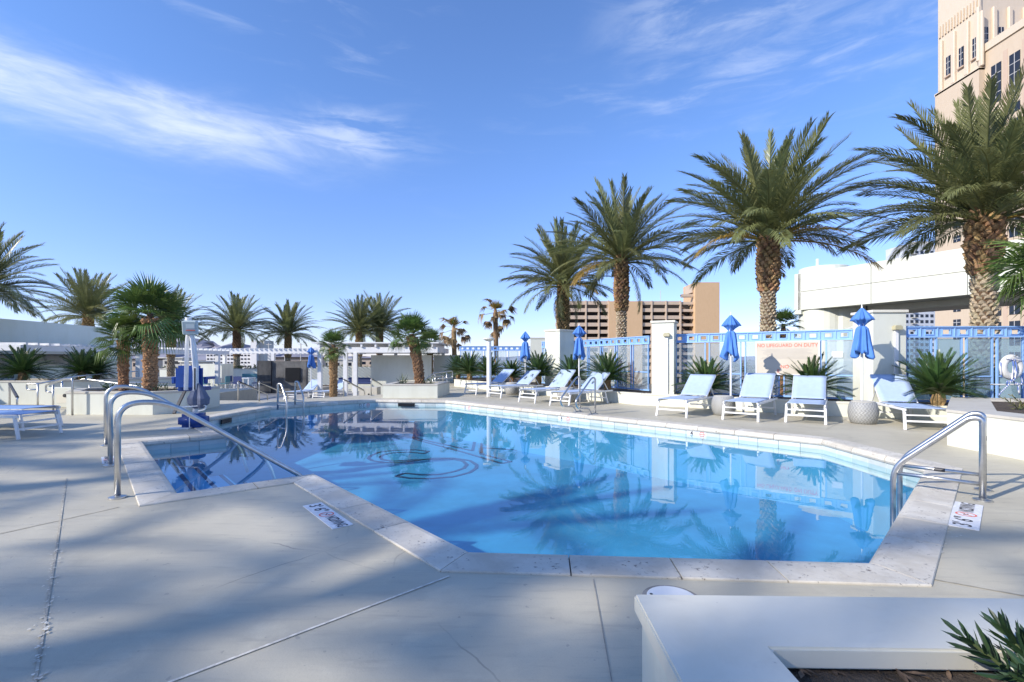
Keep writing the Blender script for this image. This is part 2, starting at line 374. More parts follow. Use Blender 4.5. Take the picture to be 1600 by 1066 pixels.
M_INK = pmat('black_ink', (0.02, 0.02, 0.025), 0.6); M_REDINK = pmat('red_ink', (0.78, 0.16, 0.11), 0.6); M_GREYINK = pmat('grey_ink', (0.42, 0.39, 0.36), 0.6)
M_SIGN = pmat('sign_board', (0.60, 0.54, 0.44), 0.5, var=0.05, vscale=2); M_PLATE = pmat('white_plate', (0.78, 0.78, 0.78), 0.5, var=0.15, vscale=30)
M_POT = weave_material('woven_grey', (0.22, 0.22, 0.21), (0.46, 0.46, 0.44), 26.0, 150.0)
M_FROND = pmat('date_frond', (0.235, 0.25, 0.10), 0.36, rnd=0.28, transl=0.34, var=0.25, vscale=2.0)
M_FRONDY = pmat('yellowing_frond', (0.36, 0.25, 0.05), 0.5, rnd=0.2, transl=0.25)
M_SAGO = pmat('sago_frond', (0.055, 0.105, 0.03), 0.32, rnd=0.3, transl=0.12)
M_FAN = pmat('fan_leaf', (0.12, 0.19, 0.045), 0.36, rnd=0.3, transl=0.22)
M_DEAD = pmat('dead_leaf', (0.30, 0.205, 0.11), 0.8, rnd=0.2, transl=0.2)
M_BOOT = pmat('brown_leaf_boot', (0.35, 0.215, 0.105), 0.85, rnd=0.35, var=0.4, vscale=18, bump=0.6, bscale=60)
M_BOOTG = pmat('grey_leaf_boot', (0.44, 0.36, 0.25), 0.9, rnd=0.25, var=0.4, vscale=16, bump=0.6, bscale=60)
M_TRUNK = pmat('palm_trunk', (0.15, 0.09, 0.05), 0.95, var=0.5, vscale=14, bump=1.0, bscale=30, bdist=0.04)
M_TAN = wall_material('tan_concrete', (0.62, 0.42, 0.24), 0.06); M_TANL = wall_material('pale_tan_concrete', (0.56, 0.44, 0.33), 0.08)
M_PEACH = wall_material('peach_stucco', (0.56, 0.455, 0.335), 0.05); M_CREAM = wall_material('cream_stucco', (0.62, 0.52, 0.40), 0.05); M_PINK = wall_material('pink_stucco', (0.53, 0.40, 0.30), 0.05)
M_WIN = pmat('dark_window', (0.012, 0.016, 0.028), 0.12, spec=0.6); M_WINF = pmat('window_bar', (0.45, 0.44, 0.42), 0.5)
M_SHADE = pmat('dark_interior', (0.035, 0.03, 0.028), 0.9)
# ------------------------------------------------------------------ ground, far land
me = MB().add([(-16000,-3000,-9),(16000,-3000,-9),(16000,26000,-9),(-16000,26000,-9)], [(0,1,2,3)])
M_LAND = pmat('desert_ground', (0.24, 0.20, 0.155), 0.95, col2=(0.13, 0.12, 0.09), vscale=0.012)
struct(me.build('ground', M_LAND))
def ridge(name, Y, x0, x1, hfun, mat):
    b = MB(); n = 150; vs = []
    for i in range(n+1):
        x = x0+(x1-x0)*i/n; h = hfun(x)
        for k, (dy, hh) in enumerate(((-1500, -9), (-700, h*0.35), (-250, h*0.75), (0, h), (900, -9))):
            vs.append((x+random.uniform(-40, 40), Y+dy+(random.uniform(-220, 220) if 0 < k < 4 else 0), hh*(1 if k in (0, 4) else random.uniform(0.85, 1.1))))
    fs = [(i*5+k, (i+1)*5+k, (i+1)*5+k+1, i*5+k+1) for i in range(n) for k in range(4)]
    return struct(b.add(vs, fs).build(name, mat))
M_MTN = pmat('mountain_rock', (0.30, 0.29, 0.33), 0.95, col2=(0.25, 0.24, 0.27), vscale=0.002)
def mh(x):
    u = 800+x/9000*750
    base = 330*math.exp(-((u-235)/70)**2)+255*math.exp(-((u-330)/60)**2)+120*math.exp(-((u-430)/60)**2)+250*math.exp(-((u+60)/150)**2)+60
    return base*(1+0.10*math.sin(x*0.006)+0.05*math.sin(x*0.017+1))
ridge('mountains', 9000, -15000, 6000, mh, M_MTN)

# the main deck, pierced by the pool
POOL = [(-0.26,3.0),(2.10,2.84),(4.62,5.36),(4.62,7.15),(-1.95,14.0),(-4.05,14.25),(-6.1,12.15),(-6.25,9.6),(-4.6,7.78),(-5.42,7.05),(-3.0,4.32),(-2.08,5.06)]
COPW = 0.30
POUT = offset_poly(POOL, COPW)
def flat_with_holes(name, outer, holes, z, mat, skirt=0.0):
    bm = bmesh.new(); loops = []
    for lp in [outer]+holes:
        vs = [bm.verts.new((p[0], p[1], z)) for p in lp]
        for i in range(len(vs)): bm.edges.new((vs[i], vs[(i+1) % len(vs)]))
        loops.append(vs)
    bmesh.ops.triangle_fill(bm, use_beauty=True, use_dissolve=False, edges=bm.edges[:], normal=(0, 0, 1))
    if skirt:
        for vs in loops:
            lo = [bm.verts.new((v.co.x, v.co.y, z-skirt)) for v in vs]
            for i in range(len(vs)):
                j = (i+1) % len(vs); bm.faces.new((vs[i], lo[i], lo[j], vs[j]))
    bmesh.ops.recalc_face_normals(bm, faces=bm.faces[:])
    for f in bm.faces:
        if abs(f.normal.z) > 0.5 and f.normal.z < 0: f.normal_flip()
    me = bpy.data.meshes.new(name); bm.to_mesh(me); bm.free()
    return ob(name, me, mat)
DECK_OUT = [(-34,-34),(24,-34),(24,8.5),(13,12),(5,15.5),(1.5,19.5),(1.2,26),(-3.4,26),(-3.8,17.2),(-6.15,15.0),(-7.2,14.1),(-10.6,14.1),(-10.6,20),(-34,20)]
deck = struct(flat_with_holes('pool_deck', DECK_OUT, [[tuple(p) for p in POUT]], 0.0, M_DECK, 0.7))
M_TERR = pmat('terrace_paving', (0.34, 0.335, 0.33), 0.7, var=0.2, vscale=1.0, bump=0.2, bscale=30)
struct(MB().add([(-60,14.6,-0.62),(-7.3,14.6,-0.62),(-3.9,17.0,-0.62),(-1,17.0,-0.62),(-1,48,-0.62),(-60,48,-0.62)], [(0,1,2,3,4,5)]).build('lower_terrace', M_TERR))
# two steps down to the lower terrace
for k in range(2):
    off = 0.36*(k+1)
    pl = [(-3.8,17.2),(-6.15,15.0),(-7.2,14.1),(-9.6,14.1)]
    q = [(-3.8-off*0.6,17.2+off*0.75),(-6.15-off*0.6,15.0+off*0.75),(-7.2-off*0.4,14.1+off),(-9.6,14.1+off)]
    struct(MB().prism(pl+q[::-1], -0.62, -0.2*(k+1)).build('terrace_step', M_DECK))

# deck joints: sealant beads and saw cuts, each a narrow strip just above the deck
def strip(pts, wd, z, mat, name, parent):
    b = MB(); 
    for a, c in zip(pts[:-1], pts[1:]):
        a, c = Vector(a[:2]), Vector(c[:2]); d = (c-a).normalized(); n = Vector((-d.y, d.x))*wd/2
        b.add([(*(a-n), z), (*(c-n), z), (*(c+n), z), (*(a+n), z)], [(0,1,2,3)])
    return b.build(name, mat, parent)
def gl(*uv): return [G(u, v) for u, v in uv]
jl = gl((104, 748), (88, 860), (72, 960), (55, 1066), (30, 1300)); 
strip(jl, 0.010, 0.004, M_SEAL, 'deck_joint', deck)
strip(gl((-60, 848), (185, 793)), 0.012, 0.004, M_SEAL, 'deck_joint', deck)
strip(gl((702, 901), (268, 1066), (-400, 1320)), 0.014, 0.004, M_FLAKE, 'deck_joint', deck)
strip(gl((927, 906), (944, 1000), (956, 1066)), 0.004, 0.004, M_MORTAR, 'deck_joint', deck)
strip(gl((1322, 655), (1290, 672)), 0.012, 0.004, M_SEAL, 'deck_joint', deck)
strip(gl((1432, 901), (1700, 950)), 0.012, 0.004, M_SEAL, 'deck_joint', deck)
strip([tuple(p) for p in gl((700, 618), (800, 625))], 0.02, 0.004, M_SEAL, 'deck_joint', deck)
# white flakes scattered along the left joint and the right coping edge
fl = MB()
def flakes(a, c, n, wd):
    a, c = Vector(a[:2]), Vector(c[:2])
    for _ in range(n):
        p = a.lerp(c, random.random())+Vector((random.gauss(0, wd), random.gauss(0, wd))); r = random.uniform(0.002, 0.009); zf = random.uniform(0.005, 0.009); k = random.randint(5, 7); a0 = random.random()*6
        vs = [(p.x+math.cos(a0+6.283*i/k)*r*random.uniform(0.4, 1.3), p.y+math.sin(a0+6.283*i/k)*r*random.uniform(0.4, 1.6), zf) for i in range(k)]
        fl.add(vs, [tuple(range(k))])
for a, c in zip(jl[:-1], jl[1:]): flakes(a, c, 45, 0.011)
flakes(jl[1], jl[2], 40, 0.016)
flakes(G(1432, 898), G(1545, 740), 150, 0.03)
fo = fl.build('paint_flakes', M_FLAKE, deck); stuff(fo)

# ------------------------------------------------------------------ pool: coping stones, basin, tiles, steps, water
WATER = -0.145; FLOOR = -1.05
ring = MB(); n = len(POOL); po2 = offset_poly(POOL, COPW+0.004); pi2 = offset_poly(POOL, 0.02)
for i in range(n):
    j = (i+1) % n
    ring.add([(*pi2[i], -0.012), (*pi2[j], -0.012), (*po2[j], -0.012), (*po2[i], -0.012)], [(3,2,1,0)])
coping = struct(ring.build('pool_coping', M_MORTAR))
def cope_stone(p, q, pn, qn):
    """p,q inner edge ends; pn,qn the matching outer ends"""
    b = MB(); sec = []
    for a, o in ((p, pn), (q, qn)):
        a, o = Vector(a), Vector(o); d = (a-o)
        pr = [(0, -0.05), (0, 0.006), (0.015, 0.012), (0.80, 0.012), (0.93, 0.004), (0.99, -0.018), (1.03, -0.05), (1.0, -0.075)]
        sec.append([(o.x+d.x*t, o.y+d.y*t, z) for t, z in pr])
    m = len(sec[0]); b.add(sec[0]+sec[1], [tuple(range(m)), tuple(reversed(range(m, 2*m)))]+[(k, m+k, m+(k+1) % m, (k+1) % m) for k in range(m)])
    me = b.mesh('coping_stone'); bm = bmesh.new(); bm.from_mesh(me); bmesh.ops.recalc_face_normals(bm, faces=bm.faces[:]); bm.to_mesh(me); bm.free()
    return ob('coping_stone', me, M_STONE, coping)
for i in range(n):
    j = (i+1) % n; a, c = Vector(POOL[i]), Vector(POOL[j]); ao, co = POUT[i], POUT[j]; L = (c-a).length
    k = max(1, round(L/0.62)); d = (c-a).normalized(); nn = Vector((d.y, -d.x))*COPW; g = 0.004
    cuts = [0.0]+[(m_+random.uniform(-0.06, 0.06))/k for m_ in range(1, k)]+[1.0]
    for m_ in range(k):
        p = a+d*(L*cuts[m_]+(g if m_ else 0.003)); q = a+d*(L*cuts[m_+1]-(g if m_ < k-1 else 0.003))
        pn = (ao+d*0.003) if m_ == 0 else p+nn; qn = (co-d*0.003) if m_ == k-1 else q+nn
        cope_stone(p, q, pn, qn)
# basin walls and floor
bas = MB(); PW = offset_poly(POOL, 0.03)
for i in range(n):
    j = (i+1) % n; bas.add([(*PW[i], FLOOR), (*PW[j], FLOOR), (*PW[j], -0.02), (*PW[i], -0.02)], [(0,3,2,1)])
basin = struct(bas.build('pool_basin', M_PLASTER))
fl_o = flat_with_holes('pool_floor', [tuple(p) for p in PW], [], FLOOR, M_PLASTER); fl_o.parent = basin
tile_me = MB().box((0, 0, 0), (0.2965, 0.012, 0.215)).mesh('tile', bevel=0.004)
for i in range(n):
    j = (i+1) % n; a, c = Vector(PW[i]), Vector(PW[j]); d = (c-a); L = d.length; d.normalize(); k = max(1, int(L/0.3)); rz = math.atan2(d.y, d.x); ins = Vector((-d.y, d.x))*0.006
    for m_ in range(k):
        p = a+d*((m_+0.5)*L/k)+ins; t = ob('tile', tile_me, M_TILE, basin, (p.x, p.y, -0.178), (0, 0, rz)); t.scale = (L/k/0.3, 1, 1)
# underwater steps in the alcove
D_, E_, F_, C_ = (Vector(POOL[k]) for k in (10, 9, 8, 11))
into = (C_-D_).normalized(); alng = (E_-D_).normalized(); AL = (E_-D_).length; WA = (C_-D_).length
for k in range(4):
    x0, x1 = 0.012+0.34*k, 0.34*(k+1)+0.012
    a = D_+into*x0+alng*0.02; b_ = D_+into*x1+alng*0.02; c = D_+into*x1+alng*(AL-0.02); d = D_+into*x0+alng*(AL-0.02)
    s_ = MB().prism([tuple(a), tuple(b_), tuple(c), tuple(d)], FLOOR+0.002, -0.30-0.17*k).build('pool_step', M_STEP, basin)
    e0 = D_+into*(x1-0.055)+alng*0.03; e1 = D_+into*(x1-0.055)+alng*(AL-0.03)
    MB().bar((*e0, -0.30-0.17*k+0.003), (*e1, -0.30-0.17*k+0.003), 0.05, 0.006).build('nosing_strip', M_LINE, s_)
# the outlined letters set in the pool floor
def fp(pts): return [G(540+x/3.81, 640+y/3.81, FLOOR) for x, y in pts]
L_S = [[(495,250),(420,241),(300,243),(200,255),(145,278),(136,292),(160,306),(220,316),(300,318),(400,308),(530,290),(640,290),(740,305),(780,330),(778,350),(740,376),(640,402),(500,413),(380,410),(300,398),(350,380),(450,390),(560,388),(650,370),(705,350),(722,330),(700,308),(620,294),(530,298),(400,300),(280,309),(215,298),(205,284),(225,270),(280,259),(380,254),(465,264),(495,250)]]
L_K = [[(210,120),(480,185),(755,247),(770,182),(850,168),(1000,180),(1240,205),(1330,212),(1440,282),(1490,292),(1535,272),(1390,215),(1220,172)],
       [(210,120),(440,185),(700,255),(930,322),(985,312),(805,265),(812,182),(870,182)], [(800,228),(1000,240),(1210,262)]]
for nm, sets in (('letter_outline', L_S), ('letter_outline', L_K)):
    for pts in sets:
        w3 = fp(pts); b = MB()
        for a, c in zip(w3[:-1], w3[1:]): b.bar((a.x, a.y, FLOOR+0.004), (c.x, c.y, FLOOR+0.004), 0.075, 0.008)
        b.build(nm, M_LINE, basin)
# water sheet
wat = flat_with_holes('water', [tuple(p) for p in offset_poly(POOL, 0.02)], [], WATER, M_WATER); struct(wat)
# skimmer throats
for u, v in ((652, 631), (318, 658)):
    p = G(u, v); 
b = MB().box((-3.1, 14.09, -0.13), (0.5, 0.03, 0.09), -0.118); b.build('skimmer_mouth', M_BLACK, basin)
b = MB().box((-6.19, 10.4, -0.13), (0.03, 0.4, 0.09), 0.06); b.build('skimmer_mouth', M_BLACK, basin)

# ------------------------------------------------------------------ planters and low walls
def cap_ring(poly, w_out, w_in, z, th):
    o, i = offset_poly(poly, w_out), offset_poly(poly, -w_in); b = MB(); n = len(poly)
    for k in range(n):
        j = (k+1) % n
        b.add([(*o[k], z), (*o[j], z), (*i[j], z), (*i[k], z), (*o[k], z+th), (*o[j], z+th), (*i[j], z+th), (*i[k], z+th)],
              [(0,3,2,1),(4,5,6,7),(0,1,5,4),(2,3,7,6)])
    return b
def planter(label, poly, h, cap=0.05, cw=0.22, z0=0.0, soil=0.06, capm=None, out=0.012):
    c = sum((Vector(p) for p in poly), Vector((0, 0)))/len(poly); t = thing('planter', label, 'planter', (c.x, c.y, z0))
    P = [(p[0]-c.x, p[1]-c.y) for p in poly]; b = MB(); n = len(P); inn = offset_poly(P, -0.15)
    for k in range(n):
        j = (k+1) % n
        b.add([(*P[k], 0), (*P[j], 0), (*P[j], h-cap), (*P[k], h-cap), (*inn[k], 0), (*inn[j], 0), (*inn[j], h-cap), (*inn[k], h-cap)], [(0,1,2,3),(5,4,7,6),(3,2,6,7)])
    b.build('wall', M_WHITE, t)
    bm = bmesh.new(); bm.from_mesh(cap_ring(P, out, cw, h-cap+0.001, cap).mesh('cap')); bmesh.ops.remove_doubles(bm, verts=bm.verts[:], dist=0.0005)
    bmesh.ops.bevel(bm, geom=[e for e in bm.edges if len(e.link_faces) == 2 and e.calc_face_angle(0) > 0.5], offset=0.006, segments=2, affect='EDGES'); me = bpy.data.meshes.new('cap'); bm.to_mesh(me); bm.free(); ob('cap', me, capm or M_CAP, t)
    s_ = MB().prism([tuple(p) for p in offset_poly(P, -0.149)], h-soil-0.12, h-soil); s_.build('soil', M_SOIL, t)
    return t
planter('low white planter with two fan palms behind the blue pool lift', [(-9.75,10.5),(-7.8,10.42),(-7.4,10.9),(-7.55,12.4),(-9.9,12.7),(-10.6,11.7)], 0.50)
planter('white box planter with leaning fan palm at the far pool edge', [(-4.04,15.0),(-2.33,15.0),(-2.2,16.9),(-4.0,16.9)], 0.43)
# foreground planter: its corner fills the lower right of the picture
near_pl = planter('nearest white planter with wide cap in the lower right foreground', [(0.40,-0.6),(2.9,-0.7),(2.9,1.42),(0.40,1.475)], 0.47, cap=0.055, cw=0.255, soil=0.062, capm=M_CAPW, out=0.02)
random.seed(31); mb_ = MB()
for _ in range(900):
    x, y = random.uniform(-0.95, 1.2), random.uniform(0.2, 0.95); a0 = random.random()*6.3; l_, w_ = random.uniform(0.006, 0.028), random.uniform(0.003, 0.009); z = 0.409+random.uniform(0, 0.014); ti = random.uniform(-0.4, 0.4)
    ca, sa = math.cos(a0), math.sin(a0); mb_.add([(x-ca*l_, y-sa*l_, z-ti*l_), (x-sa*w_, y+ca*w_, z+0.002), (x+ca*l_, y+sa*l_, z+ti*l_), (x+sa*w_, y-ca*w_, z)], [(0, 1, 2, 3)])
stuff(mb_.build('mulch', pmat('bark_mulch', (0.15, 0.10, 0.065), 0.95, var=0.5, vscale=40), near_pl))
# raised planter on the right, its white side running towards the camera
planter('raised white planter beside the right pool handrail', [(6.07,1.2),(12.5,1.2),(12.5,7.6),(8.2,8.95),(6.10,6.73)], 0.50, cap=0.04, cw=0.5, soil=0.03)
# long low planter under the blue fences
WF = [(-2.6,21.6),(0.0,17.7),(3.4,12.6),(4.6,11.9),(6.6,10.3),(7.7,9.75),(8.35,9.2)]
WB = [(12.4,9.2),(12.4,10.9),(8.0,10.95),(4.6,13.1),(3.9,14.0),(2.0,18.0),(1.0,24.6),(-2.6,24.6)]
c0 = Vector((2.0, 14.0)); tp = thing('planter', 'long low white planter under the blue fence', 'planter', (2.0, 14.0, 0))
b = MB()
for a, c in zip(WF[:-1], WF[1:]):
    a, c = Vector(a)-c0, Vector(c)-c0; d = (c-a).normalized(); nn = Vector((-d.y, d.x))*0.14
    b.add([(*a, 0), (*c, 0), (*c, 0.27), (*a, 0.27), (*(a+nn), 0), (*(c+nn), 0), (*(c+nn), 0.27), (*(a+nn), 0.27)], [(0,1,2,3),(5,4,7,6),(3,2,6,7)])
b.build('wall', M_WHITE, tp)
for a, c in zip(WF[:-1], WF[1:]):
    a, c = Vector(a)-c0, Vector(c)-c0; d = (c-a).normalized(); nn = Vector((-d.y, d.x)); L = (c-a).length; k = max(1, round(L/1.2))
    for m_ in range(k):
        p, q = a+d*(L*m_/k+0.004), a+d*(L*(m_+1)/k-0.004)
        MB().prism([tuple(p-nn*0.012), tuple(q-nn*0.012), tuple(q+nn*0.17), tuple(p+nn*0.17)], 0.271, 0.31).build('cap', M_CAPW, tp)
MB().prism([(p[0]-c0.x, p[1]-c0.y) for p in [(x+0.12, y+0.1) for x, y in WF]+WB], 0.1, 0.285).build('soil', M_SOIL, tp)
# ------------------------------------------------------------------ palms
def frond_mesh(name, L, n, leaf, wd, bend, vee=0.5, fwd=0.9, bare=0.14, stem=0.03, sag=0.35, jit=0.12, curl=0.0):
    """pinnate frond growing along +X from the origin, arching down by `bend` radians"""
    b = MB(); N = 14; pts = []; p = Vector((0, 0, 0)); dirs = []
    for i in range(N+1):
        s = i/N; a = -bend*(s**1.4); d = Vector((math.cos(a), curl*s, math.sin(a))).normalized(); dirs.append(d); pts.append(p.copy()); p = p+d*(L/N)
    b.tube(pts, [stem*(1-0.9*i/N)+0.003 for i in range(N+1)], 4, caps=False)
    def at(s):
        f = s*N; i = min(int(f), N-1); return pts[i].lerp(pts[i+1], f-i), dirs[i].lerp(dirs[i+1], f-i).normalized()
    for k in range(n):
        s = bare+(1-bare)*(k+0.5)/n; P, d = at(s)
        up = Vector((0, 1, 0)).cross(d)*-1; up.normalize(); side = Vector((0, 1, 0))
        ll = leaf*(0.45+0.75*math.sin(math.pi*min(1, (s*0.93+0.07))**0.85))*random.uniform(0.85, 1.12)
        for sg in (-1, 1):
            f = fwd*(0.55+0.75*s)+random.uniform(-jit, jit); ve = vee+random.uniform(-jit, jit)*1.6
            ld = (d*math.sin(f)+side*sg*math.cos(f)*math.cos(ve)+up*math.cos(f)*math.sin(ve)).normalized()
            wv = ld.cross(up if abs(ld.dot(up)) < 0.9 else d).normalized()*wd*0.5
            m = P+ld*ll*0.5; t = P+ld*ll+Vector((0, 0, -sag*ll*random.uniform(0.3, 1.0)))
            b.add([P-wv*0.6, P+wv*0.6, m+wv, m-wv, t], [(0,1,2,3),(3,2,4)])
    return b.mesh(name)
random.seed(11)
DATE = {'up': [frond_mesh('frond', 3.2, 76, 0.48, 0.027, bd, vee=0.66, fwd=0.85, sag=0.1) for bd in (0.25, 0.5)],
        'mid': [frond_mesh('frond', 3.3, 78, 0.50, 0.027, bd, vee=0.45, curl=cu) for bd, cu in ((0.65, 0.12), (0.85, -0.15), (1.0, 0.0))],
        'low': [frond_mesh('frond', 3.0, 74, 0.48, 0.027, bd, vee=0.3, sag=0.5, curl=cu) for bd, cu in ((0.8, 0.1), (1.05, -0.12))]}
boot_me = MB().add([(-0.09,0,-0.075),(0.09,0,-0.075),(-0.075,0,0.03),(0.075,0,0.03),(-0.06,0.055,-0.02),(0.06,0.055,-0.02),(-0.035,0.075,0.065),(0.035,0.075,0.065),(0,-0.01,0.1)],
    [(0,1,5,4),(4,5,7,6),(1,3,5),(0,4,2),(5,3,7),(4,6,2),(6,7,8),(3,8,7),(2,6,8)]).mesh('leaf_boot')
def date_palm(label, x, y, z0, hz, s=1.0, nf=46, yellow=0, boots=True, group=None, seed=0, lean=0.0, brown=0.55, spread=1.0, rt=0.24, dead=0):
    """hz = height of the point where the fronds leave the trunk"""
    random.seed(seed+100); t = thing('date_palm', label, 'palm tree', (x, y, z0), 0.0, group); H = hz-z0
    zb = H*(1-brown)                                     # grey below, brown boots above
    prof = [(rt*1.15*s, 0), (rt*1.02*s, H*0.15), (rt*s, zb-0.05), (rt*1.22*s, zb+0.08), (rt*1.34*s, zb+(H-zb)*0.45), (rt*1.22*s, H-0.1), (rt*0.7*s, H+0.25), (0.05, H+0.45)]
    tr = MB().lathe(prof, 14).build('trunk', M_TRUNK, t, smooth=True)
    def rad(z):
        for (r0, a), (r1, c) in zip(prof[:-1], prof[1:]):
            if a <= z <= c: return r0+(r1-r0)*(z-a)/(c-a)
        return prof[-1][0]
    zlo = max(0.0, zb*0.0); z = zlo; row = 0; jm = {M_BOOT: MB(), M_BOOTG: MB()}
    while z < H+0.12:
        up = z > zb; k = 9; r = rad(z); sc_ = s*random.uniform(0.9, 1.1)*(1.35 if up else 1.0)*2*math.pi*r/k/0.165/(1.35 if up else 1.0)
        for i in range(k):
            a = 2*math.pi*(i+0.5*(row % 2))/k+row*0.11+random.uniform(-0.07, 0.07)
            tilt = random.uniform(-0.15, 0.25)+(0.3 if up else 0.05); m = M_BOOT if up else M_BOOTG
            rot = Euler((-tilt*0.6, 0, a-math.pi/2)); lo = Vector((math.cos(a)*r*0.95, math.sin(a)*r*0.95, z+random.uniform(-0.02, 0.02)))
            sv = sc_*random.uniform(0.85, 1.15)
            if boots:
                o = ob('leaf_boot', boot_me, m, tr, lo, rot, (sv, sv*(1.5 if up else 1.1), sv*(1.25 if up else 0.95)))
            else:
                Mx = Matrix.LocRotScale(lo, rot, Vector((sv, sv*1.3, sv*1.1))); jm[m].add([Mx @ v.co for v in boot_me.vertices], [tuple(p.vertices) for p in boot_me.polygons])
        z += (0.115 if up else 0.098)*s*1.0; row += 1
    if not boots:
        for m, b in jm.items():
            if b.v: stuff(b.build('leaf_boots', m, tr))
    top = Vector((lean, 0, H+0.1))
    for i in range(nf):
        q = i/(nf-1); az = i*2.39996+random.uniform(-0.15, 0.15)
        pitch = R(86)-R(90)*spread*(q**0.95)+random.uniform(-0.10, 0.10)
        kind = 'up' if q < 0.3 else ('mid' if q < 0.74 else 'low'); me = random.choice(DATE[kind])
        m = M_FRONDY if i >= nf-yellow-2 and i < nf-2 else M_FROND
        lo = top+Vector((math.cos(az)*0.14*s, math.sin(az)*0.14*s, -0.30*q))
        fs = s*random.uniform(0.88, 1.06)*(0.94 if q < 0.12 else 1.0)
        rm = Matrix.Rotation(az, 3, 'Z') @ Matrix.Rotation(-pitch, 3, 'Y') @ Matrix.Rotation(random.uniform(-0.45, 0.45), 3, 'X')
        ob('frond', me, m, t, lo, rm.to_euler(), fs)
    for k in range(dead):                                # dry fronds left hanging against the trunk
        az = 2.6+k*1.9+seed; rm = Matrix.Rotation(az, 3, 'Z') @ Matrix.Rotation(R(58+9*(k % 3)), 3, 'Y')
        ob('frond', DATE['low'][k % 2], M_DEAD if k % 2 else M_FROND, t, top+Vector((math.cos(az)*0.2, math.sin(az)*0.2, -0.4)), rm.to_euler(), s*0.72)
    return t
def fan_mesh(name, pet, rad, n, wd, spread=2.5, droop=0.25, stem=0.012):
    b = MB(); b.tube([(0, 0, 0), (pet*0.5, 0, 0.02), (pet, 0, 0)], [stem*1.3, stem, stem*0.8], 4, caps=False)
    for k in range(n):
        a = -spread/2*1.0+spread*k/(n-1); rr = rad*(0.72+0.28*math.cos(a*0.75))*random.uniform(0.93, 1.05)
        d = Vector((math.cos(a), math.sin(a), 0.16*abs(math.sin(a))+random.uniform(-0.05, 0.05))); sdv = Vector((-math.sin(a), math.cos(a), 0))*wd/2
        P = Vector((pet, 0, 0)); m = P+d*rr*0.6; t = P+d*rr+Vector((0, 0, -droop*rr*random.uniform(0.4, 1.1)))
        fold = Vector((0, 0, wd*0.35))
        b.add([P-sdv*0.25, P+sdv*0.25, m+sdv+fold, m-sdv+fold, t, m], [(0,5,3),(0,1,5),(1,2,5),(3,5,4),(5,2,4)])
    return b.mesh(name)
random.seed(5)
FAN = [fan_mesh('fan_leaf', 0.26, 0.66, 22, 0.040, 2.8, 0.12), fan_mesh('fan_leaf', 0.38, 0.64, 22, 0.040, 2.7, 0.3), fan_mesh('fan_leaf', 0.36, 0.60, 20, 0.040, 2.6, 0.6)]
FAN_DEAD = [fan_mesh('dead_leaf', 0.75, 0.55, 12, 0.09, 1.6, 0.9), fan_mesh('dead_leaf', 0.6, 0.5, 10, 0.10, 1.3, 1.3)]
def fan_palm(label, x, y, z0, hz, s=1.0, nf=38, rt=0.14, seed=0, lean=(0, 0), group=None, lowest=-35):
    random.seed(seed+300); t = thing('fan_palm', label, 'palm tree', (x, y, z0), 0.0, group); H = hz-z0
    pts = [(lean[0]*(q**1.5), lean[1]*(q**1.5), H*q) for q in (0, 0.2, 0.4, 0.6, 0.8, 1.0)]
    tr = MB().tube(pts, [rt*1.0, rt*0.95, rt*0.95, rt*1.05, rt*1.1, rt*0.5], 12).build('trunk', M_TRUNK, t, smooth=True)
    jb = MB(); z = 0.05; row = 0
    while z < H*0.93:
        q = z/H; r = rt*(0.95+0.22*max(0, q-0.4)/0.6); k = 10; cx, cy = lean[0]*q**1.5, lean[1]*q**1.5
        for i in range(k):
            a = 2*math.pi*(i+0.5*(row % 2))/k+random.uniform(-0.15, 0.15); sv = 2*math.pi*r/k/0.14*random.uniform(0.7, 1.3)
            Mx = Matrix.LocRotScale(Vector((cx+math.cos(a)*r*0.94, cy+math.sin(a)*r*0.94, z)), Euler((-0.15+random.uniform(-0.2, 0.2), random.uniform(-0.3, 0.3), a-math.pi/2)), Vector((sv, sv*random.uniform(0.5, 1.3), sv*0.9)))
            jb.add([Mx @ v.co for v in boot_me.vertices], [tuple(p.vertices) for p in boot_me.polygons])
        z += 0.055*rt/0.14; row += 1
    stuff(jb.build('leaf_boots', M_BOOT, tr))
    top = Vector((lean[0], lean[1], H))
    for i in range(nf):
        q = i/(nf-1); az = i*2.39996+random.uniform(-0.2, 0.2); pitch = R(85)-R(85-lowest)*(q**0.9)+random.uniform(-0.1, 0.1)
        me = FAN[0] if q < 0.35 or i % 4 == 0 else (FAN[1] if q < 0.75 else FAN[2])
        rm = Matrix.Rotation(az, 3, 'Z') @ Matrix.Rotation(-pitch, 3, 'Y') @ Matrix.Rotation(random.uniform(-0.5, 0.5), 3, 'X')
        ob('leaf', me, M_FAN, t, top+Vector((math.cos(az)*rt*0.6, math.sin(az)*rt*0.6, 0.06-0.32*q*q)), rm.to_euler(), s*random.uniform(0.85, 1.1))
    return t
def dying_palm(label, x, y, z0, hz, s, seed):
    random.seed(seed); t = thing('fan_palm', label, 'palm tree', (x, y, z0)); H = hz-z0
    tr = MB().tube([(0, 0, 0), (0.05, 0, H*0.5), (0, 0, H), (0, 0, H+0.5*s)], [0.2*s, 0.16*s, 0.17*s, 0.05*s], 10).build('trunk', M_BOOT, t)
    for i in range(20):
        q = i/19; az = i*2.39996; pitch = R(80)-R(150)*q+random.uniform(-0.2, 0.2)
        me = random.choice(FAN_DEAD) if i > 5 else FAN[0]; m = M_DEAD if i > 5 else (M_FRONDY if i % 3 else M_FAN)
        rm = Matrix.Rotation(az, 3, 'Z') @ Matrix.Rotation(-pitch, 3, 'Y') @ Matrix.Rotation(random.uniform(-0.6, 0.6), 3, 'X')
        ob('leaf', me, m, t, (0, 0, H+0.25*s-0.6*s*max(0, q-0.5)*2*random.random()), rm.to_euler(), s*(1.1 if i > 5 else 0.9)*random.uniform(0.8, 1.15))
    return t
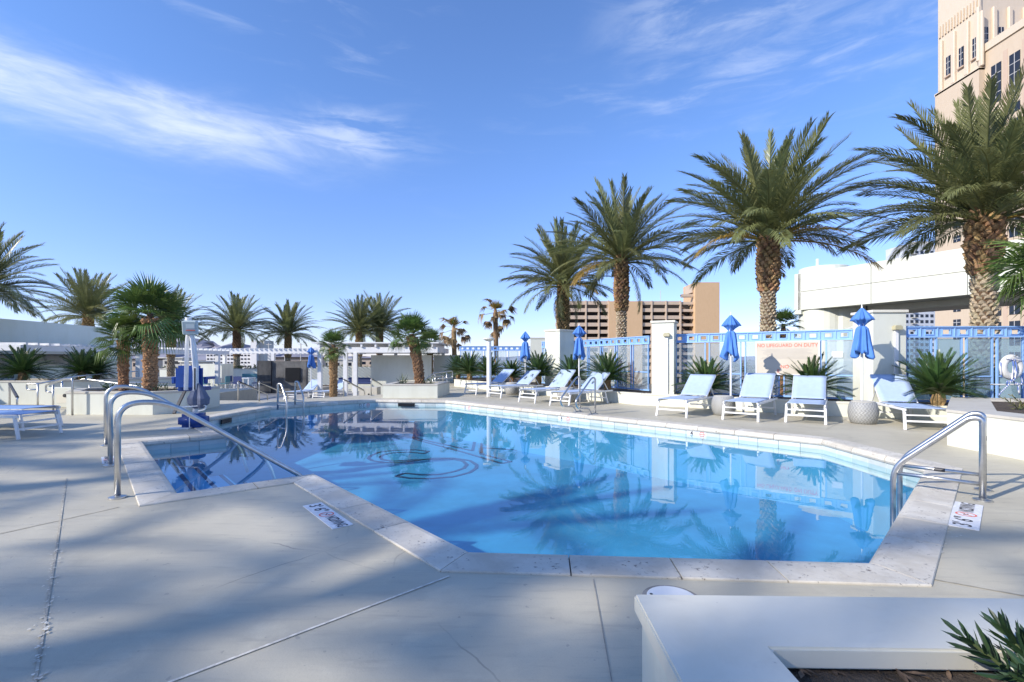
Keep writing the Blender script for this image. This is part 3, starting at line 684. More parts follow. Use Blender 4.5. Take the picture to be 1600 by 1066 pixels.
random.seed(21)
SAGO = [frond_mesh('frond', 1.0, 38, 0.125, 0.017, bd, vee=0.55, fwd=0.75, bare=0.1, stem=0.010, sag=0.02, jit=0.06) for bd in (0.25, 0.5, 0.8)]
def sago(label, x, y, z0, s=1.0, nf=46, trunk=0.22, seed=0, group='sago palms under the blue fence', lo=-12):
    random.seed(seed+500); t = thing('sago_palm', label, 'sago palm', (x, y, z0), random.random()*6, group)
    b = MB().lathe([(0.10*s, 0), (0.13*s, trunk*0.4), (0.12*s, trunk*0.9), (0.03, trunk+0.08)], 12, fn=lambda r, z, a, j: (r*(1+0.14*math.cos(7*a+j*2.2)), z)); b.build('trunk', M_BOOT, t)
    for i in range(nf):
        q = i/(nf-1); az = i*2.39996+random.uniform(-0.12, 0.12); pitch = R(78)-R(78-lo)*q**0.85+random.uniform(-0.06, 0.06)
        rm = Matrix.Rotation(az, 3, 'Z') @ Matrix.Rotation(-pitch, 3, 'Y') @ Matrix.Rotation(random.uniform(-0.3, 0.3), 3, 'X')
        ob('frond', SAGO[0 if q < 0.3 else (1 if q < 0.7 else 2)], M_SAGO, t, (0, 0, trunk+0.02-0.06*q), rm.to_euler(), s*random.uniform(0.85, 1.08))
    return t

# big date palms behind the blue fence (right), then the row beyond the pergolas (left)
GB = 'tall date palms behind the blue fence'
date_palm('tallest nearest date palm at right, in front of the peach tower', XU(1538, 10.9), 10.9, -1.0, 4.5, 0.89, 84, 1, True, GB, 1, brown=0.24, rt=0.225, spread=0.86)
date_palm('date palm with golden lower fronds beside the white drum building', XU(1200, 13.9), 13.9, -1.5, 4.8, 0.91, 84, 4, True, GB, 2, brown=0.26, rt=0.195, spread=0.92)
date_palm('date palm rising in front of the tan parking garage centre', XU(971, 18.6), 18.6, -2.0, 5.15, 0.90, 70, 2, True, GB, 3, brown=0.29, rt=0.185, dead=1)
date_palm('leftmost of the four tall date palms behind the blue fence', XU(880, 23.0), 23.0, -2.5, 4.9, 0.92, 68, 1, False, GB, 4, brown=0.36, rt=0.20, dead=3)
GL = 'date palms in a row beyond the pergolas'
for i, (u, v, Y, s, lab) in enumerate((
        (-28, 448, 15.5, 0.66, 'date palm cut off by the left edge above the white bar wall'),
        (138, 492, 30, 0.92, 'date palm showing above the curved white bar wall'),
        (267, 512, 34, 0.92, 'date palm directly behind the pool lift mast'),
        (370, 514, 38, 0.92, 'date palm left of the white office block, above the long pergola'),
        (450, 520, 40, 0.88, 'date palm right of the white office block, above the dark stone wall'),
        (561, 516, 40, 0.92, 'left one of the two overlapping date palms above the pergola'),
        (593, 512, 42, 0.98, 'right one of the two overlapping date palms above the pergola'))):
    p = V(u, v, Y); date_palm(lab, p.x, Y, -1.2, p.z, s, 64, 0, False, GL, 10+i, brown=0.45, rt=0.20)

# fan palms
fan_palm('stout fan palm with the thick trunk in the planter behind the pool lift', XU(235, 11.3), 11.3, 0.42, V(0, 490, 11.3).z, 0.92, 40, 0.125, 1, lowest=-38)
fan_palm('slim fan palm left of the stout one in the same planter', XU(193, 11.6), 11.6, 0.42, V(0, 526, 11.6).z, 0.66, 34, 0.09, 2, lowest=-25)
fan_palm('leaning fan palm in the white box planter at the far pool edge', XU(656, 15.8), 15.8, 0.36, V(0, 522, 15.8).z, 0.78, 40, 0.14, 3, lean=(-0.28, 0.0), lowest=-25)
fan_palm('short fan palm standing among the far loungers beside the pergola', XU(521, 19.5), 19.5, -0.6, V(0, 538, 19.5).z, 0.62, 34, 0.13, 4, lowest=-45)
fan_palm('fan palm reaching in over the right edge of the picture', XU(1664, 8.4), 8.4, 0.3, 2.85, 1.1, 40, 0.15, 6, lowest=-30)
fan_palm('small sunlit fan palm behind the fence left of the white drum building', XU(1224, 17.0), 17.0, -2.0, V(0, 506, 17).z, 0.62, 28, 0.12, 7, lowest=-50)
fan_palm('distant fan palm half hidden behind the pergola end', XU(672, 27.0), 27.0, -1.0, V(0, 535, 27).z, 0.9, 28, 0.13, 8, lowest=-40)
dying_palm('dying brown fan palm left of the two behind the far fence', XU(709, 26.0), 26.0, -1, V(0, 518, 26).z, 0.78, 41)
dying_palm('taller dying brown fan palm above the white bollard light', XU(774, 27.0), 27.0, -1, V(0, 492, 27).z, 0.85, 43)

# sago palms
for i, (x, y, z, s, nf, tr, lab) in enumerate((
        (XU(1466, 9.35), 9.35, 0.30, 1.05, 56, 0.20, 'largest sago palm, beside the rightmost lounger'),
        (XU(1268, 11.0), 11.0, 0.30, 1.0, 50, 0.16, 'sago palm in front of the lifeguard sign'),
        (XU(1103, 11.95), 11.95, 0.30, 1.0, 48, 0.14, 'sago palm left of the umbrella near the lifeguard sign'),
        (XU(949, 13.75), 13.75, 0.30, 1.0, 44, 0.30, 'sago palm beside the pool exit rails, left of the white pillar'),
        (XU(893, 14.75), 14.75, 0.30, 0.95, 40, 0.25, 'sago palm behind the second closed umbrella'),
        (XU(842, 16.3), 16.6, 0.30, 1.0, 46, 0.32, 'sago palm right of the furthest closed umbrella'),
        (XU(800, 18.2), 18.2, 0.30, 0.85, 38, 0.2, 'sago palm left of the furthest closed umbrella'),
        (XU(764, 19.6), 19.6, 0.30, 1.05, 40, 0.25, 'sago palm right beside the white bollard light'),
        (XU(733, 20.6), 20.8, 0.30, 1.15, 40, 0.25, 'sago palm left of the bollard light, by the ramp rail'),
        (XU(712, 21.6), 22.6, 0.30, 1.1, 36, 0.25, 'furthest sago palm by the ramp rail'))):
    sago(lab, x, y, z, s*0.82, nf+30, tr+0.05, i, lo=6)
# ------------------------------------------------------------------ blue glass fences and white pillars
def fence(label, p0, p1, zb, zt, cell, panel, deep=False, flip=False):
    p0, p1 = Vector(p0), Vector(p1); d = p1-p0; L = d.length; rz = math.atan2(d.y, d.x); t = thing('glass_fence', label, 'fence', (p0.x, p0.y, zb), rz, 'blue glass fence runs')
    H = zt-zb; bh = 0.235; n = max(2, round(L/cell)); cw = L/n; hb = bh-0.05
    b = MB(); hw, hh = cw*0.21, hb*0.24
    b.box((-(hw+cw/2)/2, 0, 0), (cw/2-hw, 0.025, hb)).box(((hw+cw/2)/2, 0, 0), (cw/2-hw, 0.025, hb)).box((0, 0, (hh+hb/2)/2), (2*hw, 0.025, hb/2-hh)).box((0, 0, -(hh+hb/2)/2), (2*hw, 0.025, hb/2-hh))
    for sx in (-1, 1): b.box((sx*(hw+0.012), -0.018, 0), (0.014, 0.016, 2*hh+0.04)); b.box((0, -0.018, sx*(hh+0.012)), (2*hw+0.01, 0.016, 0.014))
    b.box((cw/2-0.009, -0.02, 0), (0.018, 0.02, hb))
    cm = b.mesh('band_panel')
    for i in range(n): ob('band_panel', cm, M_BLUE, t, ((i+0.5)*cw, 0, H-bh/2))
    MB().box((L/2, 0, H-0.0125), (L, 0.075, 0.025)).build('top_rail', M_BLUE, t)
    MB().box((L/2, 0, H-bh+0.0125), (L, 0.065, 0.025)).build('band_rail', M_BLUE, t)
    MB().box((L/2, 0, 0.02), (L, 0.05, 0.04)).build('bottom_rail', M_BLUE, t)
    k = max(1, round(L/panel)); pw = L/k; pm = MB().box((0, 0, (H-bh)/2+0.02), (0.028, 0.04, H-bh-0.04)).mesh('post')
    zm = (H-bh)*0.40; gap = 0.05
    up_me = MB().box((0, 0, 0), (pw-2*gap-0.03, 0.010, H-bh-zm-0.03)).mesh('pane'); lo_me = MB().box((0, 0, 0), (pw-2*gap-0.03, 0.010, zm-0.06)).mesh('pane')
    rm = MB().box((0, 0, 0), (pw-2*gap-0.028, 0.03, 0.028)).mesh('mid_rail')
    for i in range(k):
        for x in (i*pw+gap, (i+1)*pw-gap): ob('post', pm, M_BLUE, t, (x, 0, 0.0))
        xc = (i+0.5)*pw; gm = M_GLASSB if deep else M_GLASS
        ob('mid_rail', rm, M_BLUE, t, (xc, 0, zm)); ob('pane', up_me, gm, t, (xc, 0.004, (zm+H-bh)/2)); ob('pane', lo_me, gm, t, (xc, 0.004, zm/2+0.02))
    return t
ZB, ZT = 0.32, 1.87
fence('blue glass fence run furthest away, behind the white bollard light', (-2.62, 23.9), (0.95, 23.9), ZB, ZT, 0.27, 0.62)
fence('blue glass fence run between the two left white pillars', (1.95, 17.6), (3.86, 13.45), ZB, ZT, 0.31, 0.80)
f3 = fence('blue glass fence run carrying the lifeguard sign', (4.30, 12.72), (7.75, 10.42), ZB, ZT, 0.29, 0.83)
fence('blue glass fence run at right, behind the ring buoy', (8.15, 10.0), (13.6, 9.75), ZB, ZT+0.02, 0.345, 0.62, True)
def pillar(label, x, y, w_, d_, rz, h, lamp=None, z0=0.29):
    t = thing('pillar', label, 'pillar', (x, y, z0), rz, 'white square pillars of the fence'); H = h-z0
    MB().box((0, 0, (H-0.06)/2), (w_, d_, H-0.06)).build('shaft', M_WHITE, t, bevel=0.008)
    MB().box((0, 0, H-0.03), (w_+0.06, d_+0.06, 0.058)).build('cap', M_CAPW, t, bevel=0.008)
    if lamp:
        x0, y0 = lamp; c = MB().box((x0, y0, (H-0.42)/2), (0.07, 0.035, H-0.42)).build('conduit', M_WMETAL, t)
        l = MB().box((x0, y0-0.03, H-0.38), (0.15, 0.10, 0.07)).box((x0, y0-0.03, H-0.335), (0.11, 0.08, 0.02)).build('wall_lamp', pmat('brass_lamp', (0.62, 0.56, 0.36), 0.35, 0.4), t)
    return t
pillar('white pillar right of the pool exit rails', 4.02, 12.66, 0.56, 0.56, R(-26), 2.21, (0.10, -0.30))
pillar('wider white pillar behind the second closed umbrella', 1.66, 16.75, 0.72, 0.72, R(-50), 2.23)
pillar('white pillar catching the shadow of the rightmost umbrella', 7.83, 10.25, 0.68, 0.62, R(-2), 2.23, (0.12, -0.33))
t = thing('garden_wall', 'white garden wall block between the far fence and the wide pillar', 'wall', (1.3, 19.6, 0.29)); MB().box((0, 0, 0.88), (1.1, 0.3, 1.76)).build('wall', M_WHITE, t); MB().box((0, 0, 1.785), (1.14, 0.34, 0.05)).build('cap', M_CAPW, t)
fence('narrow blue glass fence piece beside the wide white pillar', (1.12, 17.9), (1.42, 17.45), ZB, ZT, 0.2, 0.3)
t = thing('garden_wall', 'sloping white wall behind the rightmost umbrella', 'wall', (8.9, 11.8, 0.0))
MB().add([(-0.75,0,0),(0.75,0,0),(0.75,0,2.24),(0.2,0,2.2),(-0.25,0,2.08),(-0.75,0,1.9),(-0.75,0.25,0),(0.75,0.25,0),(0.75,0.25,2.24),(0.2,0.25,2.2),(-0.25,0.25,2.08),(-0.75,0.25,1.9)],
    [(0,1,2,3,4,5),(11,10,9,8,7,6),(0,6,7,1),(1,7,8,2),(2,8,9,3),(3,9,10,4),(4,10,11,5),(5,11,6,0)]).build('wall', M_WHITE, t)
# lifeguard sign, hung on the fence
a, c = Vector((4.30, 12.72)), Vector((7.75, 10.42)); dv = (c-a).normalized()
def on_fence(u):
    k = (u-800)/F_PX; s = (k*a.y-a.x)/(dv.x-k*dv.y); return a+dv*s
s0, s1 = on_fence(1181), on_fence(1281); sm = (s0+s1)/2; sw = (s1-s0).length; nrm = Vector((dv.y, -dv.x))
zt_, zb_ = V(0, 533, sm.y).z-0.0, V(0, 586, sm.y).z; sh = zt_-zb_
t = thing('pool_sign', 'beige no lifeguard on duty sign with red letters on the fence', 'sign', (sm.x+nrm.x*0.05, sm.y+nrm.y*0.05, (zt_+zb_)/2), math.atan2(dv.y, dv.x))
MB().box((0, 0, 0), (sw, 0.015, sh)).build('board', M_SIGN, t)
fr_ = MB().box((0, -0.004, sh/2-0.012), (sw+0.01, 0.016, 0.024)).box((0, -0.004, -sh/2+0.012), (sw+0.01, 0.016, 0.024)).box((-sw/2+0.012, -0.004, 0), (0.024, 0.0155, sh)).box((sw/2-0.012, -0.004, 0), (0.024, 0.0155, sh)); fr_.build('frame', M_WMETAL, t)
RX = Matrix.Rotation(R(90), 4, 'X')
text_mesh('NO LIFEGUARD ON DUTY', 0.115, M_REDINK, t, Matrix.Translation((0, -0.010, sh/2-0.105)) @ RX, xs=sw*0.9/1.30)
for k in range(9):
    ln = sw*random.uniform(0.55, 0.82); MB().box((random.uniform(-0.02, 0.02), -0.009, sh/2-0.19-k*0.028), (ln, 0.002, 0.006)).build('print_line', M_GREYINK, t)
text_mesh('NO', 0.11, M_REDINK, t, Matrix.Translation((-0.04, -0.010, -sh/2+0.19)) @ RX)
text_mesh('E', 0.11, M_REDINK, t, Matrix.Translation((-0.17, -0.010, -sh/2+0.09)) @ RX)
q = on_fence(1308); tg = MB().box((0, 0, 0), (0.2, 0.006, 0.13)).build('notice', M_PLATE); tg.location = (q.x+nrm.x*0.045, q.y+nrm.y*0.045, V(0, 554, q.y).z); tg.rotation_euler = (0, 0, math.atan2(dv.y, dv.x)); tag(tg, 'small white paper notice on the glass right of the lifeguard sign', 'notice')

# ring buoy with its rope, hung on the right fence
p = V(1580, 574, 9.55); t = thing('ring_buoy', 'white ring buoy with blue and white rope on the right fence', 'life ring', p, 0.12)
vs = []; fs = []; n1, n2 = 32, 12
for i in range(n1):
    A = 2*math.pi*i/n1
    for j in range(n2):
        B = 2*math.pi*j/n2; rr = 0.185+0.072*math.cos(B); vs.append((rr*math.cos(A), 0.055*math.sin(B), rr*math.sin(A)))
fs = [(i*n2+j, ((i+1) % n1)*n2+j, ((i+1) % n1)*n2+(j+1) % n2, i*n2+(j+1) % n2) for i in range(n1) for j in range(n2)]
MB().add(vs, fs).build('ring', pmat('buoy_vinyl', (0.78, 0.78, 0.76), 0.4), t, smooth=True)
M_ROPE = bpy.data.materials.new('striped_rope'); M_ROPE.use_nodes = True; tt = NT(M_ROPE.node_tree); wv = tt.new('ShaderNodeTexWave'); wv.inputs['Scale'].default_value = 9; wv.inputs['Distortion'].default_value = 2
tt.put(wv.inputs['Vector'], tt.new('ShaderNodeTexCoord').outputs['Object']); tt.put(tt.n['Principled BSDF'].inputs['Base Color'], tt.mix(tt.smooth(wv.outputs[1], 0.35, 0.6), (0.75, 0.75, 0.78), (0.10, 0.18, 0.5))); tt.n['Principled BSDF'].inputs['Roughness'].default_value = 0.9
def rope(pts, r=0.013, nm='rope'): return MB().tube(fillet(pts, 0.08, 4), r, 7).build(nm, M_ROPE, t, smooth=True)
rope([(-0.02,-0.03,0.2),(-0.05,-0.08,0.05),(-0.06,-0.06,-0.25),(-0.16,-0.05,-0.38),(-0.3,-0.06,-0.48),(-0.42,-0.1,-0.56)])
rope([(0.02,-0.03,0.2),(0.03,-0.08,0.0),(0.0,-0.06,-0.24),(-0.1,-0.06,-0.3),(-0.16,-0.05,-0.26),(-0.14,-0.04,-0.36)])
rope([(0.0,-0.03,-0.26),(0.06,-0.05,-0.36),(0.12,-0.05,-0.31),(0.10,-0.04,-0.42),(0.13,-0.05,-0.54)], 0.015)
rope([(-0.26,-0.02,0.1),(-0.275,-0.03,-0.1),(-0.25,-0.03,-0.22)], 0.009); rope([(0.2,-0.02,-0.2),(0.22,-0.03,-0.3),(0.14,-0.05,-0.36),(0.05,-0.05,-0.3)], 0.011)
rope([(-0.2,-0.06,0.17),(0.0,-0.075,0.14),(0.25,-0.05,0.12)], 0.007)
MB().tube([(0.0, 0.02, 0.22), (0.0, -0.08, 0.22), (0.0, -0.10, 0.26)], 0.010, 8).build('hook', M_STEEL, t)
t = thing('rescue_pole', 'thin horizontal rescue pole below the ring buoy', 'pole', (XU(1548, 9.6), 9.6, V(0, 601, 9.6).z)); MB().tube([(0, 0, 0), (3.2, -0.05, 0.0)], 0.014, 8).build('shaft', M_WMETAL, t)

# white bollard light
p = G(765, 604, 0.3); t = thing('bollard_light', 'slim white bollard light with a round cap by the far planter', 'lamp post', (p.x, p.y-0.45, 0.0))
MB().tube([(0, 0, 0), (0, 0, 1.80)], 0.075, 16).build('post', M_WMETAL, t, smooth=False); MB().lathe([(0.09, 1.80), (0.19, 1.86), (0.19, 1.89), (0.05, 1.92)], 20).build('lamp_cap', M_CAPW, t)

# ------------------------------------------------------------------ sun loungers
def make_lounger(name, label, group, sling=None, back=38.0):
    sling = sling or M_SLING; t = thing(name, label, 'sun lounger', (0, 0, 0), 0, group); W = 0.62; SH = 0.34; HX = 1.18; BL = 0.74; a = R(back)
    for s in (-1, 1):
        y = s*W/2
        MB().bar((0.0, y, SH), (HX+0.68, y, SH), 0.028, 0.042).build('side_rail', M_WMETAL, t, bevel=0.004)
        MB().bar((0.06, y, SH+0.005), (-0.02, y+s*0.012, 0.0), 0.042, 0.032, (1, 0, 0)).build('leg', M_WMETAL, t, bevel=0.004)
        MB().bar((HX+0.32, y, SH+0.005), (HX+0.44, y+s*0.012, 0.0), 0.042, 0.032, (1, 0, 0)).build('leg', M_WMETAL, t, bevel=0.004)
        if back > 5:
            MB().bar((HX, y*0.94, SH+0.03), (HX+BL*math.cos(a), y*0.94, SH+0.03+BL*math.sin(a)), 0.026, 0.03).build('back_rail', M_WMETAL, t, bevel=0.004)
            MB().bar((HX+BL*0.55*math.cos(a), y*0.86, SH+0.02+BL*0.55*math.sin(a)), (HX+0.56, y*0.86, SH-0.02), 0.018, 0.018).build('brace', M_WMETAL, t)
    MB().bar((0.005, -W/2, 0.15), (0.005, W/2, 0.15), 0.024, 0.03).build('crossbar', M_WMETAL, t); MB().bar((0.03, -W/2, 0.25), (0.03, W/2, 0.25), 0.02, 0.022).build('crossbar', M_WMETAL, t)
    MB().bar((HX+0.40, -W/2, 0.15), (HX+0.40, W/2, 0.15), 0.024, 0.03).build('crossbar', M_WMETAL, t); MB().bar((HX+0.1, -W/2, SH-0.03), (HX+0.1, W/2, SH-0.03), 0.022, 0.025).build('crossbar', M_WMETAL, t)
    # slings: shallowly sagging sheets with thickness
    def sheet(p, q, nm, sag):
        p, q = Vector(p), Vector(q); n, m = 10, 6; vs = []; up = Vector((0, 1, 0)).cross(q-p).normalized()*-1
        for i in range(n+1):
            for j in range(m+1):
                u_, v_ = i/n, j/m; dd = -sag*math.sin(math.pi*u_)*math.sin(math.pi*v_)
                vs.append(p.lerp(q, u_)+Vector((0, (v_-0.5)*W*0.965, 0))+up*dd)
        k = len(vs); vs += [v-up*0.006 for v in vs]
        fs = [(i*(m+1)+j, (i+1)*(m+1)+j, (i+1)*(m+1)+j+1, i*(m+1)+j+1) for i in range(n) for j in range(m)]
        fs += [tuple(reversed([x+k for x in f])) for f in fs]
        rim = [i*(m+1) for i in range(n+1)]; rim2 = [i*(m+1)+m for i in range(n+1)]
        for i in range(n): fs += [(rim[i], rim[i]+k, rim[i+1]+k, rim[i+1]), (rim2[i+1], rim2[i+1]+k, rim2[i]+k, rim2[i])]
        for j in range(m): fs += [(j+1, j+1+k, j+k, j), (n*(m+1)+j, n*(m+1)+j+k, n*(m+1)+j+1+k, n*(m+1)+j+1)]
        return MB().add(vs, fs).build(nm, sling, t, smooth=True)
    sheet((0.0, 0, SH+0.036), (HX, 0, SH+0.036), 'seat_sling', 0.02)
    sheet((HX+0.005, 0, SH+0.055), (HX+BL*math.cos(a), 0, SH+0.055+BL*math.sin(a)), 'back_sling', 0.015)
    return t
GR = 'pale blue loungers along the right pool deck'
spots = [((-1.42, 16.45), 42, 'furthest pale blue lounger on the right deck, left of the bollard light shadow'), ((-0.55, 15.05), 42, 'second furthest pale blue lounger, beside the furthest woven drum stool'), ((0.42, 13.35), 42, 'pale blue lounger just left of the pool exit rails'),
         ((1.22, 12.3), 43, 'pale blue lounger right behind the pool exit rails'), ((3.34, 10.05), 48, 'pale blue lounger in front of the white pillar, left of the third umbrella'), ((4.47, 9.4), 51, 'pale blue lounger right of the third umbrella, left of the sign'),
         ((5.5, 9.0), 56, 'pale blue lounger seen end-on in front of the lifeguard sign'), ((7.02, 8.1), 70, 'rightmost pale blue lounger beside the raised planter')]
first = None; second = None
for i_, ((x, y), a_, lab) in enumerate(spots):
    if first is None: first = make_lounger('sun_lounger', lab, GR); first.location = (x, y, 0); first.rotation_euler = (0, 0, R(a_))
    elif i_ in (2, 5, 7):
        if second is None: second = make_lounger('sun_lounger', lab, GR, None, 43.0); second.location = (x, y, 0); second.rotation_euler = (0, 0, R(a_))
        else: copy_tree(second, (x, y, 0), R(a_), lab, GR)
    else: copy_tree(first, (x, y, 0), R(a_), lab, GR)
GT = 'loungers on the lower terrace'
copy_tree(first, (XU(459, 22.0), 21.6, -0.62), R(72), 'pale blue lounger on the lower terrace left of the far umbrella', GT)
copy_tree(first, (XU(500, 22.0), 21.8, -0.62), R(70), 'pale blue lounger on the lower terrace right of the far umbrella', GT)
GLF = 'flat royal blue loungers at the left edge'
l1 = make_lounger('sun_lounger', 'flat royal blue lounger nearest at the left edge', GLF, M_SLINGD, 2.0); l1.location = (XU(62, 7.5), 7.5, 0); l1.rotation_euler = (0, 0, R(177))
copy_tree(l1, (XU(66, 8.35), 8.35, 0), R(176), 'flat royal blue lounger just behind the nearest one at left', GLF)

# woven drum stools
prof = [(0.175, 0.0), (0.205, 0.015), (0.235, 0.12), (0.245, 0.21), (0.235, 0.30), (0.21, 0.39), (0.19, 0.405)]
def stool(label, x, y):
    t = thing('drum_stool', label, 'drum stool', (x, y, 0), 0, 'woven grey drum stools'); MB().lathe(prof, 28).build('woven_body', M_POT, t, smooth=True); MB().lathe([(0.19, 0.404), (0.192, 0.416), (0.17, 0.42)], 28).build('top', M_CAP, t)
stool('large woven grey drum stool beside the rightmost umbrella pole', 6.62, 9.05); stool('woven grey drum stool below the third umbrella', 4.58, 10.4)
stool('woven grey drum stool hidden behind the pool exit rails', 1.55, 13.55); stool('furthest woven grey drum stool between two loungers', 0.0, 16.5)

# closed umbrellas
def umbrella(label, x, y, z0, seed, top=2.2, turn=0.0):
    random.seed(seed); t = thing('closed_umbrella', label, 'umbrella', (x, y, z0), turn, 'closed blue umbrellas')
    MB().tube([(0, 0, 0.0), (0, 0, top-0.05)], 0.021, 10).build('pole', M_WMETAL, t)
    MB().lathe([(0.24, 0.0), (0.24, 0.03), (0.05, 0.05), (0.035, 0.14), (0.022, 0.15)], 20).build('base', M_CAP, t)
    MB().lathe([(0.012, top-0.05), (0.016, top-0.01), (0.004, top+0.06)], 8).build('finial', M_WMETAL, t)
    ph = random.random()*6; c4 = random.random()*1.5
    def cap_fn(r, z, a, j):
        q = j/8; f = abs(math.cos(2*(a+c4)))**0.8; cr = 1+0.10*math.sin(11*a+ph)+0.07*math.sin(23*a+ph*2)
        return r*(0.40+0.60*f)*(cr if 0 < j < 7 else 1), z-(0.075*f-0.03)*(q**1.5 if j <= 5 else 0.4)
    pr = [(0.012, top-0.005), (0.05, top-0.05), (0.10, top-0.105), (0.14, top-0.155), (0.175, top-0.20), (0.195, top-0.235), (0.15, top-0.245), (0.09, top-0.30), (0.04, top-0.36)]
    MB().lathe(pr, 72, fn=cap_fn, caps=False).build('vent_cap', M_UMB, t, smooth=True)
    tw = random.uniform(-0.5, 0.5); lob = random.choice((3, 4)); p2, p3 = random.random()*6, random.random()*6
    def body_fn(r, z, a, j):
        q = j/10; f = 0.5+0.5*math.cos(7*(a+tw*q)+ph); f2 = 0.5+0.5*math.sin(13*a+p2+1.5*q); g = math.cos(lob*a+p3+0.8*q)
        rr = r*(0.50+0.36*f**0.6+0.14*f2)*(1+0.22*g*q)
        hem = (0.10*math.sin(2*a+p2)+0.05*math.sin(5*a+p3)+0.05*f)*max(0, (j-5)/5)**1.4
        return rr, z+hem
    pr = [(0.030, top-0.36), (0.075, top-0.375), (0.11, top-0.42), (0.125, top-0.49), (0.14, top-0.57), (0.15, top-0.66), (0.17, top-0.75), (0.19, top-0.84), (0.21, top-0.93), (0.18, top-0.95), (0.10, top-0.90)]
    MB().lathe(pr, 84, fn=body_fn, caps=False).build('canopy', M_UMB, t, smooth=True)
    for i in range(6):
        an = i*1.047+0.2; MB().tube([(math.cos(an)*0.03, math.sin(an)*0.03, top-0.27), (math.cos(an)*0.045, math.sin(an)*0.045, top-0.44)], 0.008, 5).build('rib', M_WMETAL, t)
umbrella('closed blue umbrella at right, its shadow on the white pillar', 6.83, 9.37, 0, 1, 2.22, 0.3)
umbrella('closed blue umbrella left of the lifeguard sign', 4.86, 10.66, 0, 2, 2.20, 1.2)
umbrella('closed blue umbrella in front of the wide white pillar', 1.95, 13.95, 0, 3, 2.20, 2.2)
umbrella('furthest closed blue umbrella on the right deck', 0.46, 16.55, 0, 4, 2.18, 0.8)
umbrella('closed blue umbrella on the lower terrace between two loungers', XU(486, 22.8), 22.8, -0.62, 5, 2.42, 0.1)

# ------------------------------------------------------------------ stainless rails
def rail_set(name, label, loc=(0, 0, 0), group=None): return thing(name, label, 'handrail', loc, 0, group)
fl_me = MB().lathe([(0.065, 0.0), (0.065, 0.012), (0.03, 0.022)], 20).mesh('foot_flange')
RD = 0.024
# three rails down the alcove steps
labs = ['nearest curved steel handrail over the left pool steps', 'middle curved steel handrail over the left pool steps', 'furthest curved steel handrail over the left pool steps']
for k, (al, lab) in enumerate(zip((0.14, AL/2, AL-0.16), labs)):
    base = D_-into*0.42+alng*al; t = rail_set('pool_handrail', lab, (base.x, base.y, 0), 'three handrails over the left pool steps')
    def pt(s, z): return (into.x*s, into.y*s, z)
    path = [pt(0, 0), pt(0, 0.82), pt(0.34, 0.82), pt(1.62, -0.12), pt(1.75, -0.62)]
    MB().tube(fillet(path, 0.24, 9), RD, 12).build('rail', M_STEEL, t, smooth=True); ob('foot_flange', fl_me, M_STEEL, t, (0, 0, 0.001))
# right ladder-style rail pair
pa = Vector((4.0, 4.08)); e1 = Vector((0.707, 0.707)); e2 = Vector((-0.707, 0.707))
for k, lab in enumerate(('nearer steel handrail at the right pool corner', 'further steel handrail with black tape at the right pool corner')):
    base = pa+e1*0.46*k; t = rail_set('pool_handrail', lab, (base.x, base.y, 0), 'pair of handrails at the right pool corner')
    def pt(s, z): return (e2.x*s, e2.y*s, z)
    MB().tube(fillet([pt(0, 0), pt(0, 0.70), pt(0.08, 0.70), pt(0.60, 0.19), pt(0.60, -0.75)], 0.13, 9), RD, 12).build('rail', M_STEEL, t, smooth=True)
    MB().tube([pt(0.01, 0.14), pt(0.59, 0.14)], 0.017, 10).build('lower_bar', M_STEEL, t, smooth=True); ob('foot_flange', fl_me, M_STEEL, t, (0, 0, 0.001))
    if k: MB().tube([pt(0.26, 0.14), pt(0.34, 0.14)], 0.0185, 10).build('tape', M_DARKBAND, t); MB().tube([pt(0, 0.46), pt(0, 0.50)], 0.0255, 12).build('tape', M_DARKBAND, t)
# pool exit rails in front of the loungers (figure-four shape)
ed = (Vector(POOL[3])-Vector(POOL[4])).normalized(); ei = Vector((-ed.y, ed.x)); ei = ei if ei.dot(Vector((-1, -1))) > 0 else -ei
for k, uv in enumerate(((930, 647), (906, 643.5))):
    g = G(*uv); t = rail_set('pool_exit_rail', ('right looped steel exit rail on the long pool edge', 'left looped steel exit rail on the long pool edge')[k], (g.x, g.y, 0), 'pair of exit rails on the long pool edge')
    def pt(s, z): return (ei.x*s, ei.y*s, z)
    MB().tube(fillet([pt(0, 0), pt(0, 0.80), pt(0.12, 0.80), pt(0.70, 0.32), pt(0.62, 0.16), pt(0.22, 0.14), pt(0.14, 0.0)], 0.14, 8), 0.02, 10).build('rail', M_STEEL, t, smooth=True); ob('foot_flange', fl_me, M_STEEL, t, (0, 0, 0.001)); ob('foot_flange', fl_me, M_STEEL, t, (ei.x*0.14, ei.y*0.14, 0.001))
# far ladder rails on the far left pool edge
for k, (u, v) in enumerate(((434, 640), (461, 633))):
    g = G(u, v); t = rail_set('pool_ladder_rail', ('left steel ladder rail on the far left pool edge', 'right steel ladder rail on the far left pool edge')[k], (g.x, g.y, 0), 'ladder rails on the far pool edge')
    MB().tube(fillet([(0, 0, 0), (0, 0, 0.62), (0.10, -0.04, 0.62), (0.36, -0.30, 0.22), (0.36, -0.34, -0.7)], 0.12, 6), 0.022, 8).build('rail', M_STEEL, t, smooth=True)
    MB().tube([(0.0, 0, 0.13), (0.36, -0.30, 0.13)], 0.014, 8).build('lower_bar', M_STEEL, t)
